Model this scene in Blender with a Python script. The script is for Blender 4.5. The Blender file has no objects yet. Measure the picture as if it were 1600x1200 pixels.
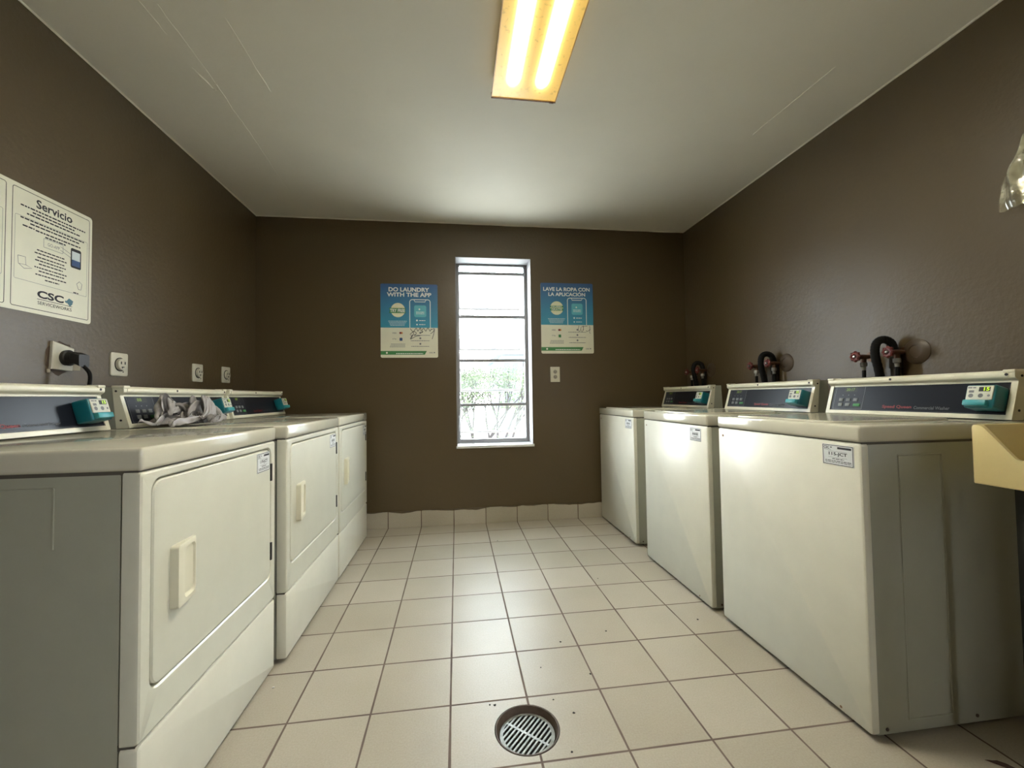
import bpy, bmesh, math, random
from mathutils import Vector, Matrix, noise

SC = bpy.context.scene
COL = SC.collection
random.seed(7)

# ------------------------------------------------------------------ camera
YAW, PITCH, ROLL, FPX = 0.1324068, 0.0310751, -0.0148228, 652.737
CAM_Z = 1.0113
_cy, _sy, _cp, _sp = math.cos(YAW), math.sin(YAW), math.cos(PITCH), math.sin(PITCH)
_F = Vector((_sy * _cp, _cy * _cp, _sp))
_r0 = Vector((_cy, -_sy, 0))
_u0 = _r0.cross(_F)
_R = _r0 * math.cos(ROLL) + _u0 * math.sin(ROLL)
_U = -_r0 * math.sin(ROLL) + _u0 * math.cos(ROLL)
cd = bpy.data.cameras.new('camera')
cam = bpy.data.objects.new('camera', cd)
COL.objects.link(cam)
cd.sensor_fit = 'HORIZONTAL'
cd.sensor_width = 36.0
cd.lens = 36.0 * FPX / 1600.0
cd.clip_start = 0.02
cd.clip_end = 300
cam.matrix_world = Matrix(((_R.x, _U.x, -_F.x, 0), (_R.y, _U.y, -_F.y, 0), (_R.z, _U.z, -_F.z, CAM_Z), (0, 0, 0, 1)))
SC.camera = cam

# ------------------------------------------------------------------ world, light level
SKY_STRENGTH = 22.0
LAMP_STRENGTH = 520.0
EXPOSURE = 0.14
wd = bpy.data.worlds.new('overcast_sky')
SC.world = wd
wd.use_nodes = True
nt = wd.node_tree
bg = nt.nodes['Background']
tc = nt.nodes.new('ShaderNodeTexCoord')
sx = nt.nodes.new('ShaderNodeSeparateXYZ')
rp = nt.nodes.new('ShaderNodeValToRGB')
nt.links.new(tc.outputs['Generated'], sx.inputs[0])
nt.links.new(sx.outputs['Z'], rp.inputs[0])
rp.color_ramp.elements[0].position = 0.0
rp.color_ramp.elements[0].color = (0.95, 0.97, 1.0, 1)
rp.color_ramp.elements[1].position = 0.7
rp.color_ramp.elements[1].color = (0.78, 0.88, 1.0, 1)
nt.links.new(rp.outputs[0], bg.inputs[0])
bg.inputs[1].default_value = SKY_STRENGTH

SC.view_settings.view_transform = 'Standard'
SC.view_settings.look = 'None'
SC.view_settings.gamma = 1.0
SC.view_settings.use_curve_mapping = False
SC.view_settings.exposure = EXPOSURE
SC.cycles.use_denoising = True
SC.cycles.max_bounces = 10
SC.cycles.diffuse_bounces = 8
SC.cycles.transparent_max_bounces = 16
SC.cycles.sample_clamp_indirect = 6.0

# ------------------------------------------------------------------ room numbers
XL, XR, YB, ZC, YF = -1.5116, 1.9887, 3.396, 2.434, -1.7
TILE = 0.254
GX, GY = -0.0301, 1.6765
WX0, WX1, WZ0, WZ1 = 0.0, 0.622, 0.612, 2.158      # window opening
YW = 3.575                                         # window frame plane

# ------------------------------------------------------------------ materials
def S(r, g, b):
    f = lambda c: (c / 255 / 12.92) if c / 255 <= 0.04045 else ((c / 255 + 0.055) / 1.055) ** 2.4
    return (f(r), f(g), f(b), 1)

_mats = {}
def mat(name, col, rough=0.5, metal=0.0, bump=None, spec=None, coat=0.0, emit=None, var=None, alpha=None):
    """principled paint / plastic / metal with optional noise bump and slight colour variation"""
    if name in _mats:
        return _mats[name]
    m = bpy.data.materials.new(name)
    m.use_nodes = True
    n, l = m.node_tree.nodes, m.node_tree.links
    b = n['Principled BSDF']
    b.inputs['Base Color'].default_value = col
    b.inputs['Roughness'].default_value = rough
    b.inputs['Metallic'].default_value = metal
    if spec is not None:
        b.inputs['Specular IOR Level'].default_value = spec
    if coat:
        b.inputs['Coat Weight'].default_value = coat
        b.inputs['Coat Roughness'].default_value = 0.12
    if emit:
        b.inputs['Emission Color'].default_value = emit[0]
        b.inputs['Emission Strength'].default_value = emit[1]
    if alpha is not None:
        b.inputs['Alpha'].default_value = alpha
    t = n.new('ShaderNodeTexCoord')
    if var is None:
        var = (0.03, 9.0)
    ns = n.new('ShaderNodeTexNoise')
    ns.inputs['Scale'].default_value = var[1]
    ns.inputs['Detail'].default_value = 4
    l.new(t.outputs['Object'], ns.inputs['Vector'])
    mx = n.new('ShaderNodeMix'); mx.data_type = 'RGBA'; mx.blend_type = 'MIX'
    k = 1 - var[0] * 2.5
    mx.inputs['A'].default_value = (col[0] * k, col[1] * k, col[2] * k, 1)
    mx.inputs['B'].default_value = (min(1, col[0] * (2 - k)), min(1, col[1] * (2 - k)), min(1, col[2] * (2 - k)), 1)
    l.new(ns.outputs['Fac'], mx.inputs['Factor'])
    l.new(mx.outputs['Result'], b.inputs['Base Color'])
    if bump:
        nb = n.new('ShaderNodeTexNoise')
        nb.inputs['Scale'].default_value = bump[0]
        nb.inputs['Detail'].default_value = 3
        l.new(t.outputs['Object'], nb.inputs['Vector'])
        bp = n.new('ShaderNodeBump')
        bp.inputs['Strength'].default_value = bump[1]
        bp.inputs['Distance'].default_value = 0.01
        l.new(nb.outputs['Fac'], bp.inputs['Height'])
        l.new(bp.outputs[0], b.inputs['Normal'])
    _mats[name] = m
    return m

M_ENAM = mat('enamel_almond', S(212, 210, 193), 0.32, bump=(6, 0.03), coat=0.12)
M_ENAMW = mat('enamel_white', S(222, 219, 203), 0.36, bump=(5, 0.04), coat=0.1)
M_SIDE_SHADE = mat('enamel_side_shade_tone', S(160, 160, 144), 0.4, bump=(30, 0.03))  # cabinet sides: front enamel darkened to hold their shade; also grey console backs
M_CREAM = mat('cream_metal', S(222, 218, 195), 0.3)
M_SEAM = mat('seam_shadow_grey', S(84, 80, 72), 0.8)  # grey that stands in for the shade inside the panel seams
M_GAP = mat('dark_gap', S(40, 36, 32), 0.8)
M_PANEL = mat('control_panel_film', S(22, 24, 32), 0.28, var=(0.02, 20), spec=.22)
M_KEYPAD = mat('keypad_film', S(34, 36, 44), 0.35, spec=.25)
M_DECK = mat('enamel_deck', S(206, 202, 184), 0.12, bump=(5, 0.02), coat=0.5)
M_KEY = mat('grey_key', S(112, 114, 114), 0.4)
M_TEAL = mat('teal_plastic', S(14, 98, 110), 0.35)
M_TEALL = mat('teal_plastic_light', S(52, 142, 150), 0.35)
M_PLATE = mat('faceplate_grey', S(205, 205, 190), 0.4)
M_LED = mat('display_green', S(60, 90, 10), 0.3, emit=((0.62, 0.9, 0.03, 1), 1.0))
M_LEDY = mat('display_dim_green', S(60, 80, 10), 0.3, emit=((0.4, 0.6, 0.05, 1), 0.3))
M_BLACK = mat('black_plastic', S(24, 23, 22), 0.45)
M_RUBBER = mat('black_rubber', S(12, 11, 11), 0.7, bump=(80, 0.1), spec=.2)
M_INK = mat('ink_dark', S(34, 34, 40), 0.7)
M_INKG = mat('ink_grey', S(120, 122, 124), 0.7)
M_INKL = mat('ink_light', S(200, 210, 212), 0.6)
M_RED = mat('ink_red', S(122, 36, 38), 0.5)
M_PAPER = mat('sheet_white', S(222, 220, 200), 0.4)
M_LABEL = mat('label_white', S(224, 226, 226), 0.4)
M_OUTLET = mat('outlet_ivory', S(205, 200, 182), 0.4)
M_SOCK = mat('socket_ivory', S(190, 186, 168), 0.45, var=(0.06, 30))
M_CHROME = mat('worn_chrome', S(170, 168, 160), 0.3, metal=0.9)
M_BRASS = mat('aged_brass', S(92, 66, 48), 0.45, metal=0.6, var=(0.15, 60))
M_REDW = mat('red_handwheel', S(92, 30, 26), 0.4, var=(0.1, 60))
M_STEEL = mat('drain_metal', S(140, 140, 134), 0.45, metal=0.6, var=(0.22, 60))
M_RUST = mat('drain_rust', S(86, 72, 62), 0.65, metal=0.2, var=(0.18, 50))
M_SINK = mat('sink_cream_enamel', S(226, 208, 152), 0.28, coat=0.2, bump=(40, 0.03))
M_GREEN = mat('ink_green', S(62, 128, 72), 0.5)
M_BLUE = mat('ink_blue', S(45, 75, 120), 0.5)
M_TEALP = mat('ink_teal', S(96, 176, 190), 0.5)
M_WHITEP = mat('ink_white', S(232, 232, 225), 0.5)
M_PLASTER = mat('raw_plaster', S(150, 140, 122), 0.8, var=(0.12, 40))
M_TRIMW = mat('window_paint_white', S(226, 224, 222), 0.4, var=(0.04, 20))
M_ALU = mat('aluminium_frame', S(128, 126, 126), 0.5, metal=0.2)

def wall_mat():
    m = mat('brown_wall_paint', S(80, 67, 45), 0.36, bump=(55, 0.12), var=(0.03, 3), spec=0.45)
    n, l = m.node_tree.nodes, m.node_tree.links
    b = n['Principled BSDF']
    t = n['Texture Coordinate']
    r = n.new('ShaderNodeTexNoise'); r.inputs['Scale'].default_value = 4; r.inputs['Detail'].default_value = 5
    mr = n.new('ShaderNodeMapRange'); mr.inputs['To Min'].default_value = 0.3; mr.inputs['To Max'].default_value = 0.46
    l.new(t.outputs['Object'], r.inputs['Vector']); l.new(r.outputs['Fac'], mr.inputs['Value'])
    l.new(mr.outputs[0], b.inputs['Roughness'])
    return m
M_WALL = wall_mat()
M_CEIL = mat('ceiling_paint', S(242, 236, 218), 0.6, bump=(14, 0.12), var=(0.03, 2))

def tile_mat(name, ox, oy, axes, paint_top=None):
    """cream ceramic tiles with brown grout; axes picks which two object coordinates run across the tiles"""
    m = bpy.data.materials.new(name); m.use_nodes = True
    n, l = m.node_tree.nodes, m.node_tree.links
    b = n['Principled BSDF']
    t = n.new('ShaderNodeTexCoord'); sp = n.new('ShaderNodeSeparateXYZ'); l.new(t.outputs['Object'], sp.inputs[0])
    def math_(op, a, b_=None, c=None):
        q = n.new('ShaderNodeMath'); q.operation = op
        for i, v in enumerate((a, b_, c)):
            if v is None: continue
            if isinstance(v, (int, float)): q.inputs[i].default_value = v
            else: l.new(v, q.inputs[i])
        return q.outputs[0]
    wob = n.new('ShaderNodeTexNoise'); wob.inputs['Scale'].default_value = 7; l.new(t.outputs['Object'], wob.inputs['Vector'])
    wv = math_('MULTIPLY', math_('SUBTRACT', wob.outputs['Fac'], 0.5), 0.003)
    ds, ids = [], []
    for ax, off in zip(axes, (ox, oy)):
        v = math_('ADD', math_('DIVIDE', math_('SUBTRACT', sp.outputs[ax], off), TILE), 100.0)
        fl = math_('FLOOR', v)
        fr = math_('SUBTRACT', v, fl)
        d = math_('MULTIPLY', math_('MINIMUM', fr, math_('SUBTRACT', 1.0, fr)), TILE)
        ds.append(d); ids.append(fl)
    d = math_('ADD', math_('MINIMUM', ds[0], ds[1]), wv)
    mr = n.new('ShaderNodeMapRange'); mr.interpolation_type = 'SMOOTHSTEP'
    mr.inputs['From Min'].default_value = 0.0022; mr.inputs['From Max'].default_value = 0.0042
    l.new(d, mr.inputs['Value'])
    cmb = n.new('ShaderNodeCombineXYZ'); l.new(ids[0], cmb.inputs[0]); l.new(ids[1], cmb.inputs[1])
    wn = n.new('ShaderNodeTexWhiteNoise'); l.new(cmb.outputs[0], wn.inputs['Vector'])
    sp1 = n.new('ShaderNodeTexNoise'); sp1.inputs['Scale'].default_value = 190; sp1.inputs['Detail'].default_value = 2
    l.new(t.outputs['Object'], sp1.inputs['Vector'])
    sp2 = n.new('ShaderNodeTexNoise'); sp2.inputs['Scale'].default_value = 2.3; sp2.inputs['Detail'].default_value = 5
    l.new(t.outputs['Object'], sp2.inputs['Vector'])
    f = math_('ADD', math_('MULTIPLY', wn.outputs['Value'], 0.25), math_('ADD', math_('MULTIPLY', sp1.outputs['Fac'], 0.45), math_('MULTIPLY', sp2.outputs['Fac'], 0.5)))
    cr = n.new('ShaderNodeValToRGB'); l.new(f, cr.inputs[0])
    cr.color_ramp.elements[0].position = 0.3; cr.color_ramp.elements[0].color = S(154, 145, 127)
    cr.color_ramp.elements[1].position = 0.9; cr.color_ramp.elements[1].color = S(184, 176, 160)
    gr = n.new('ShaderNodeMix'); gr.data_type = 'RGBA'
    gn = n.new('ShaderNodeTexNoise'); gn.inputs['Scale'].default_value = 5; l.new(t.outputs['Object'], gn.inputs['Vector'])
    gr.inputs['A'].default_value = S(74, 58, 52); gr.inputs['B'].default_value = S(122, 106, 94); l.new(gn.outputs['Fac'], gr.inputs['Factor'])
    mx = n.new('ShaderNodeMix'); mx.data_type = 'RGBA'
    l.new(mr.outputs[0], mx.inputs['Factor']); l.new(gr.outputs['Result'], mx.inputs['A']); l.new(cr.outputs[0], mx.inputs['B'])
    out = mx.outputs['Result']
    if paint_top:
        e = math_('ADD', sp.outputs['Z'], math_('MULTIPLY', math_('SUBTRACT', gn.outputs['Fac'], 0.5), 0.05))
        st = math_('GREATER_THAN', e, paint_top)
        m2 = n.new('ShaderNodeMix'); m2.data_type = 'RGBA'; l.new(st, m2.inputs['Factor']); l.new(out, m2.inputs['A']); m2.inputs['B'].default_value = S(80, 67, 45)
        out = m2.outputs['Result']
    l.new(out, b.inputs['Base Color'])
    rr = n.new('ShaderNodeMapRange'); rr.inputs['To Min'].default_value = 0.85; rr.inputs['To Max'].default_value = 0.41
    l.new(mr.outputs[0], rr.inputs['Value']); l.new(rr.outputs[0], b.inputs['Roughness'])
    bp = n.new('ShaderNodeBump'); bp.inputs['Strength'].default_value = 0.35; bp.inputs['Distance'].default_value = 0.003
    h = math_('ADD', mr.outputs[0], math_('MULTIPLY', sp1.outputs['Fac'], 0.12))
    l.new(h, bp.inputs['Height']); l.new(bp.outputs[0], b.inputs['Normal'])
    return m
M_FLOOR = tile_mat('floor_tile', GX, GY, ('X', 'Y'))
M_BASE = tile_mat('base_tile', GX, -0.003, ('X', 'Z'), 0.122)

def glass_mat():
    m = bpy.data.materials.new('window_glass'); m.use_nodes = True
    n, l = m.node_tree.nodes, m.node_tree.links
    n.remove(n['Principled BSDF'])
    tr = n.new('ShaderNodeBsdfTransparent'); tr.inputs[0].default_value = (0.93, 0.96, 0.95, 1)
    gl = n.new('ShaderNodeBsdfGlossy'); gl.inputs['Roughness'].default_value = 0.03
    lw = n.new('ShaderNodeLayerWeight'); lw.inputs[0].default_value = .5
    pw = n.new('ShaderNodeMath'); pw.operation = 'POWER'; pw.inputs[1].default_value = 5; l.new(lw.outputs['Facing'], pw.inputs[0])
    fr = n.new('ShaderNodeMath'); fr.operation = 'MULTIPLY_ADD'; fr.inputs[1].default_value = .7; fr.inputs[2].default_value = .04; l.new(pw.outputs[0], fr.inputs[0])
    mx = n.new('ShaderNodeMixShader')
    l.new(fr.outputs[0], mx.inputs[0]); l.new(tr.outputs[0], mx.inputs[1]); l.new(gl.outputs[0], mx.inputs[2])
    l.new(mx.outputs[0], n['Material Output'].inputs[0])
    return m
M_GLASS = glass_mat()

def film_mat():
    m = bpy.data.materials.new('clear_plastic_film'); m.use_nodes = True
    n, l = m.node_tree.nodes, m.node_tree.links
    n.remove(n['Principled BSDF'])
    tr = n.new('ShaderNodeBsdfTransparent'); tr.inputs[0].default_value = (0.93, 0.92, 0.86, 1)
    gl = n.new('ShaderNodeBsdfGlossy'); gl.inputs['Roughness'].default_value = 0.12
    df = n.new('ShaderNodeBsdfDiffuse'); df.inputs[0].default_value = S(210, 205, 175)
    lw = n.new('ShaderNodeLayerWeight'); lw.inputs[0].default_value = 0.35
    t = n.new('ShaderNodeTexCoord'); ns = n.new('ShaderNodeTexNoise'); ns.inputs['Scale'].default_value = 14; l.new(t.outputs['Object'], ns.inputs['Vector'])
    mr = n.new('ShaderNodeMapRange'); mr.inputs['From Min'].default_value = 0.45; mr.inputs['From Max'].default_value = 0.75
    mr.inputs['To Min'].default_value = 0.12; mr.inputs['To Max'].default_value = 0.6
    l.new(ns.outputs['Fac'], mr.inputs['Value'])
    m1 = n.new('ShaderNodeMixShader'); l.new(mr.outputs[0], m1.inputs[0]); l.new(tr.outputs[0], m1.inputs[1]); l.new(df.outputs[0], m1.inputs[2])
    m2 = n.new('ShaderNodeMixShader'); l.new(lw.outputs['Facing'], m2.inputs[0]); l.new(m1.outputs[0], m2.inputs[1]); l.new(gl.outputs[0], m2.inputs[2])
    l.new(m2.outputs[0], n['Material Output'].inputs[0])
    return m
M_FILM = film_mat()

# ------------------------------------------------------------------ geometry helpers
def V(*a): return Vector(a)

class MB:
    """collects shapes into one bmesh, then links them as ONE mesh object"""
    def __init__(self, xf=None):
        self.bm = bmesh.new(); self.xf = xf
    def v(self, p):
        p = Vector(p)
        if self.xf: p = self.xf(p)
        return self.bm.verts.new(p)
    def face(self, pts):
        try: return self.bm.faces.new([self.v(p) for p in pts])
        except ValueError: return None
    def box(self, x0, x1, y0, y1, z0, z1, r=0.0, seg=2):
        t = bmesh.new()
        bmesh.ops.create_cube(t, size=1)
        for w in t.verts:
            w.co = Vector(((x0 + x1) / 2 + w.co.x * (x1 - x0), (y0 + y1) / 2 + w.co.y * (y1 - y0), (z0 + z1) / 2 + w.co.z * (z1 - z0)))
        if r > 0:
            r = min(r, abs(x1 - x0) * .49, abs(y1 - y0) * .49, abs(z1 - z0) * .49)
            bmesh.ops.bevel(t, geom=t.edges[:], offset=r, segments=seg, affect='EDGES', profile=0.5)
        self.merge(t)
        return self
    def merge(self, t, mtx=None):
        mp = {}
        for w in t.verts:
            p = w.co.copy()
            if mtx is not None: p = mtx @ p
            mp[w.index if False else w] = self.v(p)
        for f in t.faces:
            try: self.bm.faces.new([mp[w] for w in f.verts])
            except ValueError: pass
        t.free()
    def loft(self, loops, cap0=False, cap1=False, close=True):
        rows = [[self.v(p) for p in lp] for lp in loops]
        for a, b in zip(rows[:-1], rows[1:]):
            n = len(a)
            for i in range(n if close else n - 1):
                j = (i + 1) % n
                try: self.bm.faces.new((a[i], a[j], b[j], b[i]))
                except ValueError: pass
        if cap0:
            self.bm.faces.new(rows[0][::-1])
        if cap1:
            self.bm.faces.new(rows[-1])
        return self
    def prism(self, poly, a, b, axis='X'):
        """extrude a 2-D profile along an axis. axis X: poly=(y,z); Y: (x,z); Z: (x,y)"""
        f = {'X': lambda p, t: (t, p[0], p[1]), 'Y': lambda p, t: (p[0], t, p[1]), 'Z': lambda p, t: (p[0], p[1], t)}[axis]
        return self.loft([[f(p, a) for p in poly], [f(p, b) for p in poly]], True, True)
    def tube(self, pts, r, n=10, cap=True):
        pts = [Vector(p) for p in pts]
        rs = r if isinstance(r, (list, tuple)) else [r] * len(pts)
        loops = []; ref = None
        for i, p in enumerate(pts):
            t = (pts[min(i + 1, len(pts) - 1)] - pts[max(i - 1, 0)]).normalized()
            if ref is None:
                ref = t.orthogonal().normalized()
            ref = (ref - t * ref.dot(t)).normalized()
            b = t.cross(ref)
            loops.append([p + (ref * math.cos(2 * math.pi * k / n) + b * math.sin(2 * math.pi * k / n)) * rs[i] for k in range(n)])
        return self.loft(loops, cap, cap)
    def lathe(self, prof, c, axis='Y', n=24, cap=True):
        """prof: list of (radius, distance along axis)"""
        c = Vector(c); loops = []
        for r, h in prof:
            lp = []
            for k in range(n):
                a = 2 * math.pi * k / n
                u, w = r * math.cos(a), r * math.sin(a)
                lp.append(c + {'X': V(h, u, w), 'Y': V(u, h, w), 'Z': V(u, w, h)}[axis])
            loops.append(lp)
        return self.loft(loops, cap, cap)
    def build(self, name, material, parent=None, smooth=30, xf=None):
        bmesh.ops.recalc_face_normals(self.bm, faces=self.bm.faces[:])
        me = bpy.data.meshes.new(name)
        self.bm.to_mesh(me); self.bm.free()
        o = bpy.data.objects.new(name, me)
        me.materials.append(material)
        if smooth:
            for p in me.polygons: p.use_smooth = True
            me.set_sharp_from_angle(angle=math.radians(smooth))
        COL.objects.link(o)
        if parent: o.parent = parent
        return o

def smoothpath(pts, n=8):
    """Catmull-Rom through the points"""
    P = [Vector(p) for p in pts]; out = []
    for i in range(len(P) - 1):
        p0, p1, p2, p3 = P[max(i - 1, 0)], P[i], P[i + 1], P[min(i + 2, len(P) - 1)]
        for k in range(n):
            t = k / n
            out.append(0.5 * ((2 * p1) + (p2 - p0) * t + (2 * p0 - 5 * p1 + 4 * p2 - p3) * t * t + (3 * p1 - p0 - 3 * p2 + p3) * t ** 3))
    out.append(P[-1]); return out

def rrect(x0, x1, z0, z1, r, n=6):
    pts = []
    for cx, cz, a0 in ((x1 - r, z1 - r, 0), (x0 + r, z1 - r, 90), (x0 + r, z0 + r, 180), (x1 - r, z0 + r, 270)):
        for k in range(n + 1):
            a = math.radians(a0 + 90 * k / n)
            pts.append((cx + r * math.cos(a), cz + r * math.sin(a)))
    return pts

def empty(name, loc=(0, 0, 0), rz=0, parent=None):
    o = bpy.data.objects.new(name, None)
    o.location = loc; o.rotation_euler = (0, 0, rz); o.empty_display_size = 0.1
    COL.objects.link(o)
    if parent: o.parent = parent
    return o

def tag(o, label, cat, group=None):
    o['label'] = label; o['category'] = cat
    if group: o['group'] = group
    return o

def structure(o):
    o['kind'] = 'structure'; return o

# ---- flat printing (letters and marks lie on a surface given by fn(u, v, off))
_tc = {}
def text_geo(s, bold=0.0):
    k = (s, bold)
    if k in _tc: return _tc[k]
    cu = bpy.data.curves.new('lettering', 'FONT')
    cu.body = s; cu.size = 1; cu.offset = bold; cu.resolution_u = 3; cu.fill_mode = 'FRONT'
    o = bpy.data.objects.new('lettering', cu)
    COL.objects.link(o)
    dg = bpy.context.evaluated_depsgraph_get()
    me = bpy.data.meshes.new_from_object(o.evaluated_get(dg))
    vs = [tuple(w.co) for w in me.vertices]; fs = [tuple(p.vertices) for p in me.polygons]
    bpy.data.objects.remove(o); bpy.data.curves.remove(cu); bpy.data.meshes.remove(me)
    x0 = min(w[0] for w in vs); x1 = max(w[0] for w in vs); y0 = min(w[1] for w in vs); y1 = max(w[1] for w in vs)
    vs = [((w[0] - x0) / (x1 - x0), (w[1] - y0) / (y1 - y0)) for w in vs]
    _tc[k] = (vs, fs); return _tc[k]

class Print:
    def __init__(self, fn, off=0.0006):
        self.bm = bmesh.new(); self.fn = fn; self.off = off
    def _v(self, u, v): return self.bm.verts.new(self.fn(u, v, self.off))
    def poly(self, pts):
        self.bm.faces.new([self._v(*p) for p in pts]); return self
    def rect(self, u0, u1, v0, v1): return self.poly([(u0, v0), (u1, v0), (u1, v1), (u0, v1)])
    def rr(self, u0, u1, v0, v1, r): return self.poly(rrect(u0, u1, v0, v1, r, 4))
    def disc(self, cu, cv, r, n=28): return self.poly([(cu + r * math.cos(2 * math.pi * k / n), cv + r * math.sin(2 * math.pi * k / n)) for k in range(n)])
    def ring(self, outer, inner):
        a = [self._v(*p) for p in outer]; b = [self._v(*p) for p in inner]
        for i in range(len(a)):
            j = (i + 1) % len(a); self.bm.faces.new((a[i], a[j], b[j], b[i]))
        return self
    def frame(self, u0, u1, v0, v1, r, t): return self.ring(rrect(u0, u1, v0, v1, r, 4), rrect(u0 + t, u1 - t, v0 + t, v1 - t, max(r - t, .0002), 4))
    def text(self, s, u0, u1, v0, v1, bold=0.0):
        vs, fs = text_geo(s, bold)
        w = [self._v(u0 + a * (u1 - u0), v0 + b * (v1 - v0)) for a, b in vs]
        for f in fs:
            try: self.bm.faces.new([w[i] for i in f])
            except ValueError: pass
        return self
    def words(self, u0, u1, v, h, seed=0, minw=2.0, maxw=6.0):
        """a line of print too small to read: a run of short marks"""
        rnd = random.Random(seed * 77 + int(v * 1e4)); u = u0
        while u < u1:
            w = min(h * rnd.uniform(minw, maxw) * 0.6, u1 - u)
            if w > h * .4: self.rect(u, u + w, v, v + h)
            u += w + h * 0.5
        return self
    def line(self, pts, w):
        P = [Vector((p[0], p[1])) for p in pts]
        L, R_ = [], []
        for i, p in enumerate(P):
            t = (P[min(i + 1, len(P) - 1)] - P[max(i - 1, 0)]).normalized(); nrm = Vector((-t.y, t.x)) * w / 2
            L.append(p + nrm); R_.append(p - nrm)
        for i in range(len(P) - 1):
            self.poly([L[i], L[i + 1], R_[i + 1], R_[i]])
        return self
    def build(self, name, material, parent):
        me = bpy.data.meshes.new(name); self.bm.to_mesh(me); self.bm.free()
        o = bpy.data.objects.new(name, me); me.materials.append(material); COL.objects.link(o); o.parent = parent
        return o

# ------------------------------------------------------------------ room shell
def slab(name, x0, x1, y0, y1, z0, z1, m):
    return structure(MB().box(x0, x1, y0, y1, z0, z1).build(name, m, smooth=0))

# drain position; the floor has a round hole there
DRX, DRY, DRR = 0.203, 1.291, 0.1
def make_floor():
    mb = MB()
    X0, X1, Y0, Y1 = XL - .15, XR + .15, YF - .15, YB + .215
    n = 48
    circ = [(DRX + DRR * math.cos(2 * math.pi * k / n), DRY + DRR * math.sin(2 * math.pi * k / n)) for k in range(n)]
    s = 0.13
    sq = []
    for k in range(n):
        a = 2 * math.pi * k / n; c, q = math.cos(a), math.sin(a); f = s / max(abs(c), abs(q)); sq.append((DRX + c * f, DRY + q * f))
    mb.loft([[(x, y, 0) for x, y in sq], [(x, y, 0) for x, y in circ], [(x, y, -0.12) for x, y in circ]])
    for a, b, c, d in ((X0, X1, Y0, DRY - s), (X0, X1, DRY + s, Y1), (X0, DRX - s, DRY - s, DRY + s), (DRX + s, X1, DRY - s, DRY + s)):
        mb.face([(a, c, 0), (b, c, 0), (b, d, 0), (a, d, 0)])
    mb.face([(X0, Y0, -.12), (X1, Y0, -.12), (X1, Y1, -.12), (X0, Y1, -.12)])
    for a, b in (((X0, Y0), (X1, Y0)), ((X1, Y0), (X1, Y1)), ((X1, Y1), (X0, Y1)), ((X0, Y1), (X0, Y0))):
        mb.face([(a[0], a[1], -.12), (b[0], b[1], -.12), (b[0], b[1], 0), (a[0], a[1], 0)])
    o = mb.build('floor', M_FLOOR, smooth=0)
    for p in o.data.polygons:
        if p.normal.z < 0 and abs(p.center.z) < 1e-4: p.flip()
    return structure(o)
make_floor()
slab('ceiling', XL - .15, XR + .15, YF - .15, YB + .215, ZC, ZC + .15, M_CEIL)
slab('wall_left', XL - .15, XL, YF, YB, 0, ZC, M_WALL)
DY0, DY1, DZ = -1.45, -.58, 2.06                     # unseen doorway added behind the camera for fill daylight, out to an added walkway
wr = MB(); wr.box(XR, XR + .15, YF, DY0, 0, ZC); wr.box(XR, XR + .15, DY1, YB, 0, ZC); wr.box(XR, XR + .15, DY0, DY1, DZ, ZC)
structure(wr.build('wall_right', M_WALL, smooth=0))
dj = MB(); dj.box(XR - .01, XR + .16, DY0, DY0 + .04, 0, DZ); dj.box(XR - .01, XR + .16, DY1 - .04, DY1, 0, DZ); dj.box(XR - .01, XR + .16, DY0 + .04, DY1 - .04, DZ - .04, DZ)
structure(dj.build('added_door_1', M_TRIMW, smooth=0))  # frame of the added doorway, never in view
slab('floor', XR + .15, XR + 1.7, -6, 3, -.15, 0, mat('added_walkway_concrete', S(205, 203, 195), .8))  # added walkway floor, out of view, pale to bounce daylight inside
slab('wall_right', XR + 1.6, XR + 1.7, -6, 3, 0, 1.1, mat('added_parapet_stucco', S(170, 165, 150), .8))  # added parapet, out of view, cuts low sky and ground light at the doorway
slab('ceiling', XR + .15, XR + 1.7, -6, 3, 2.45, 2.6, mat('added_soffit', S(190, 188, 180), .8))  # added overhang, out of view, blocks part of the sky light
slab('wall_front', XL - .15, XR + .15, YF - .15, YF, 0, ZC, M_WALL)
wb = MB()
YO = YB + .215
wb.box(XL - .15, WX0, YB, YO, 0, ZC); wb.box(WX1, XR + .15, YB, YO, 0, ZC)
wb.box(WX0, WX1, YB, YO, 0, WZ0); wb.box(WX0, WX1, YB, YO, WZ1, ZC)
structure(wb.build('wall_back', M_WALL, smooth=0))
structure(MB().box(XL, XR, YB - .011, YB, 0, .127, .003).build('baseboard_back', M_BASE, smooth=0))

# ceiling plaster ridges and the caulk line at the wall tops
def ridge(pts, w, seed):
    mb = MB(); rnd = random.Random(seed)
    P = smoothpath([(x, y, 0) for x, y in pts], 10)
    P = [V(p.x + rnd.uniform(-.0015, .0015), p.y, ZC - .0004) for p in P]
    rs = [w * rnd.uniform(.4, 1.0) * (0.3 if i in (0, len(P) - 1) else 1) for i in range(len(P))]
    return mb, P, rs
rid = MB()
for pts, w, sd in (([(-1.101, 1.55), (-1.097, 1.735)], .003, 1), ([(-1.046, 1.6), (-1.052, 1.945), (-1.067, 2.155)], .003, 2),
                   ([(-1.067, 2.155), (-1.073, 2.335), (-1.116, 2.96)], .0028, 3), ([(-1.101, 1.896), (-1.082, 2.017)], .004, 4),
                   ([(-.837, 1.63), (-.835, 2.013)], .004, 5), ([(1.629, 2.056), (1.645, 1.8), (1.657, 1.58)], .003, 6)):
    _, P, rs = ridge(pts, w, sd)
    rid.tube(P, rs, 6)
rnd = random.Random(3)
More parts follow.
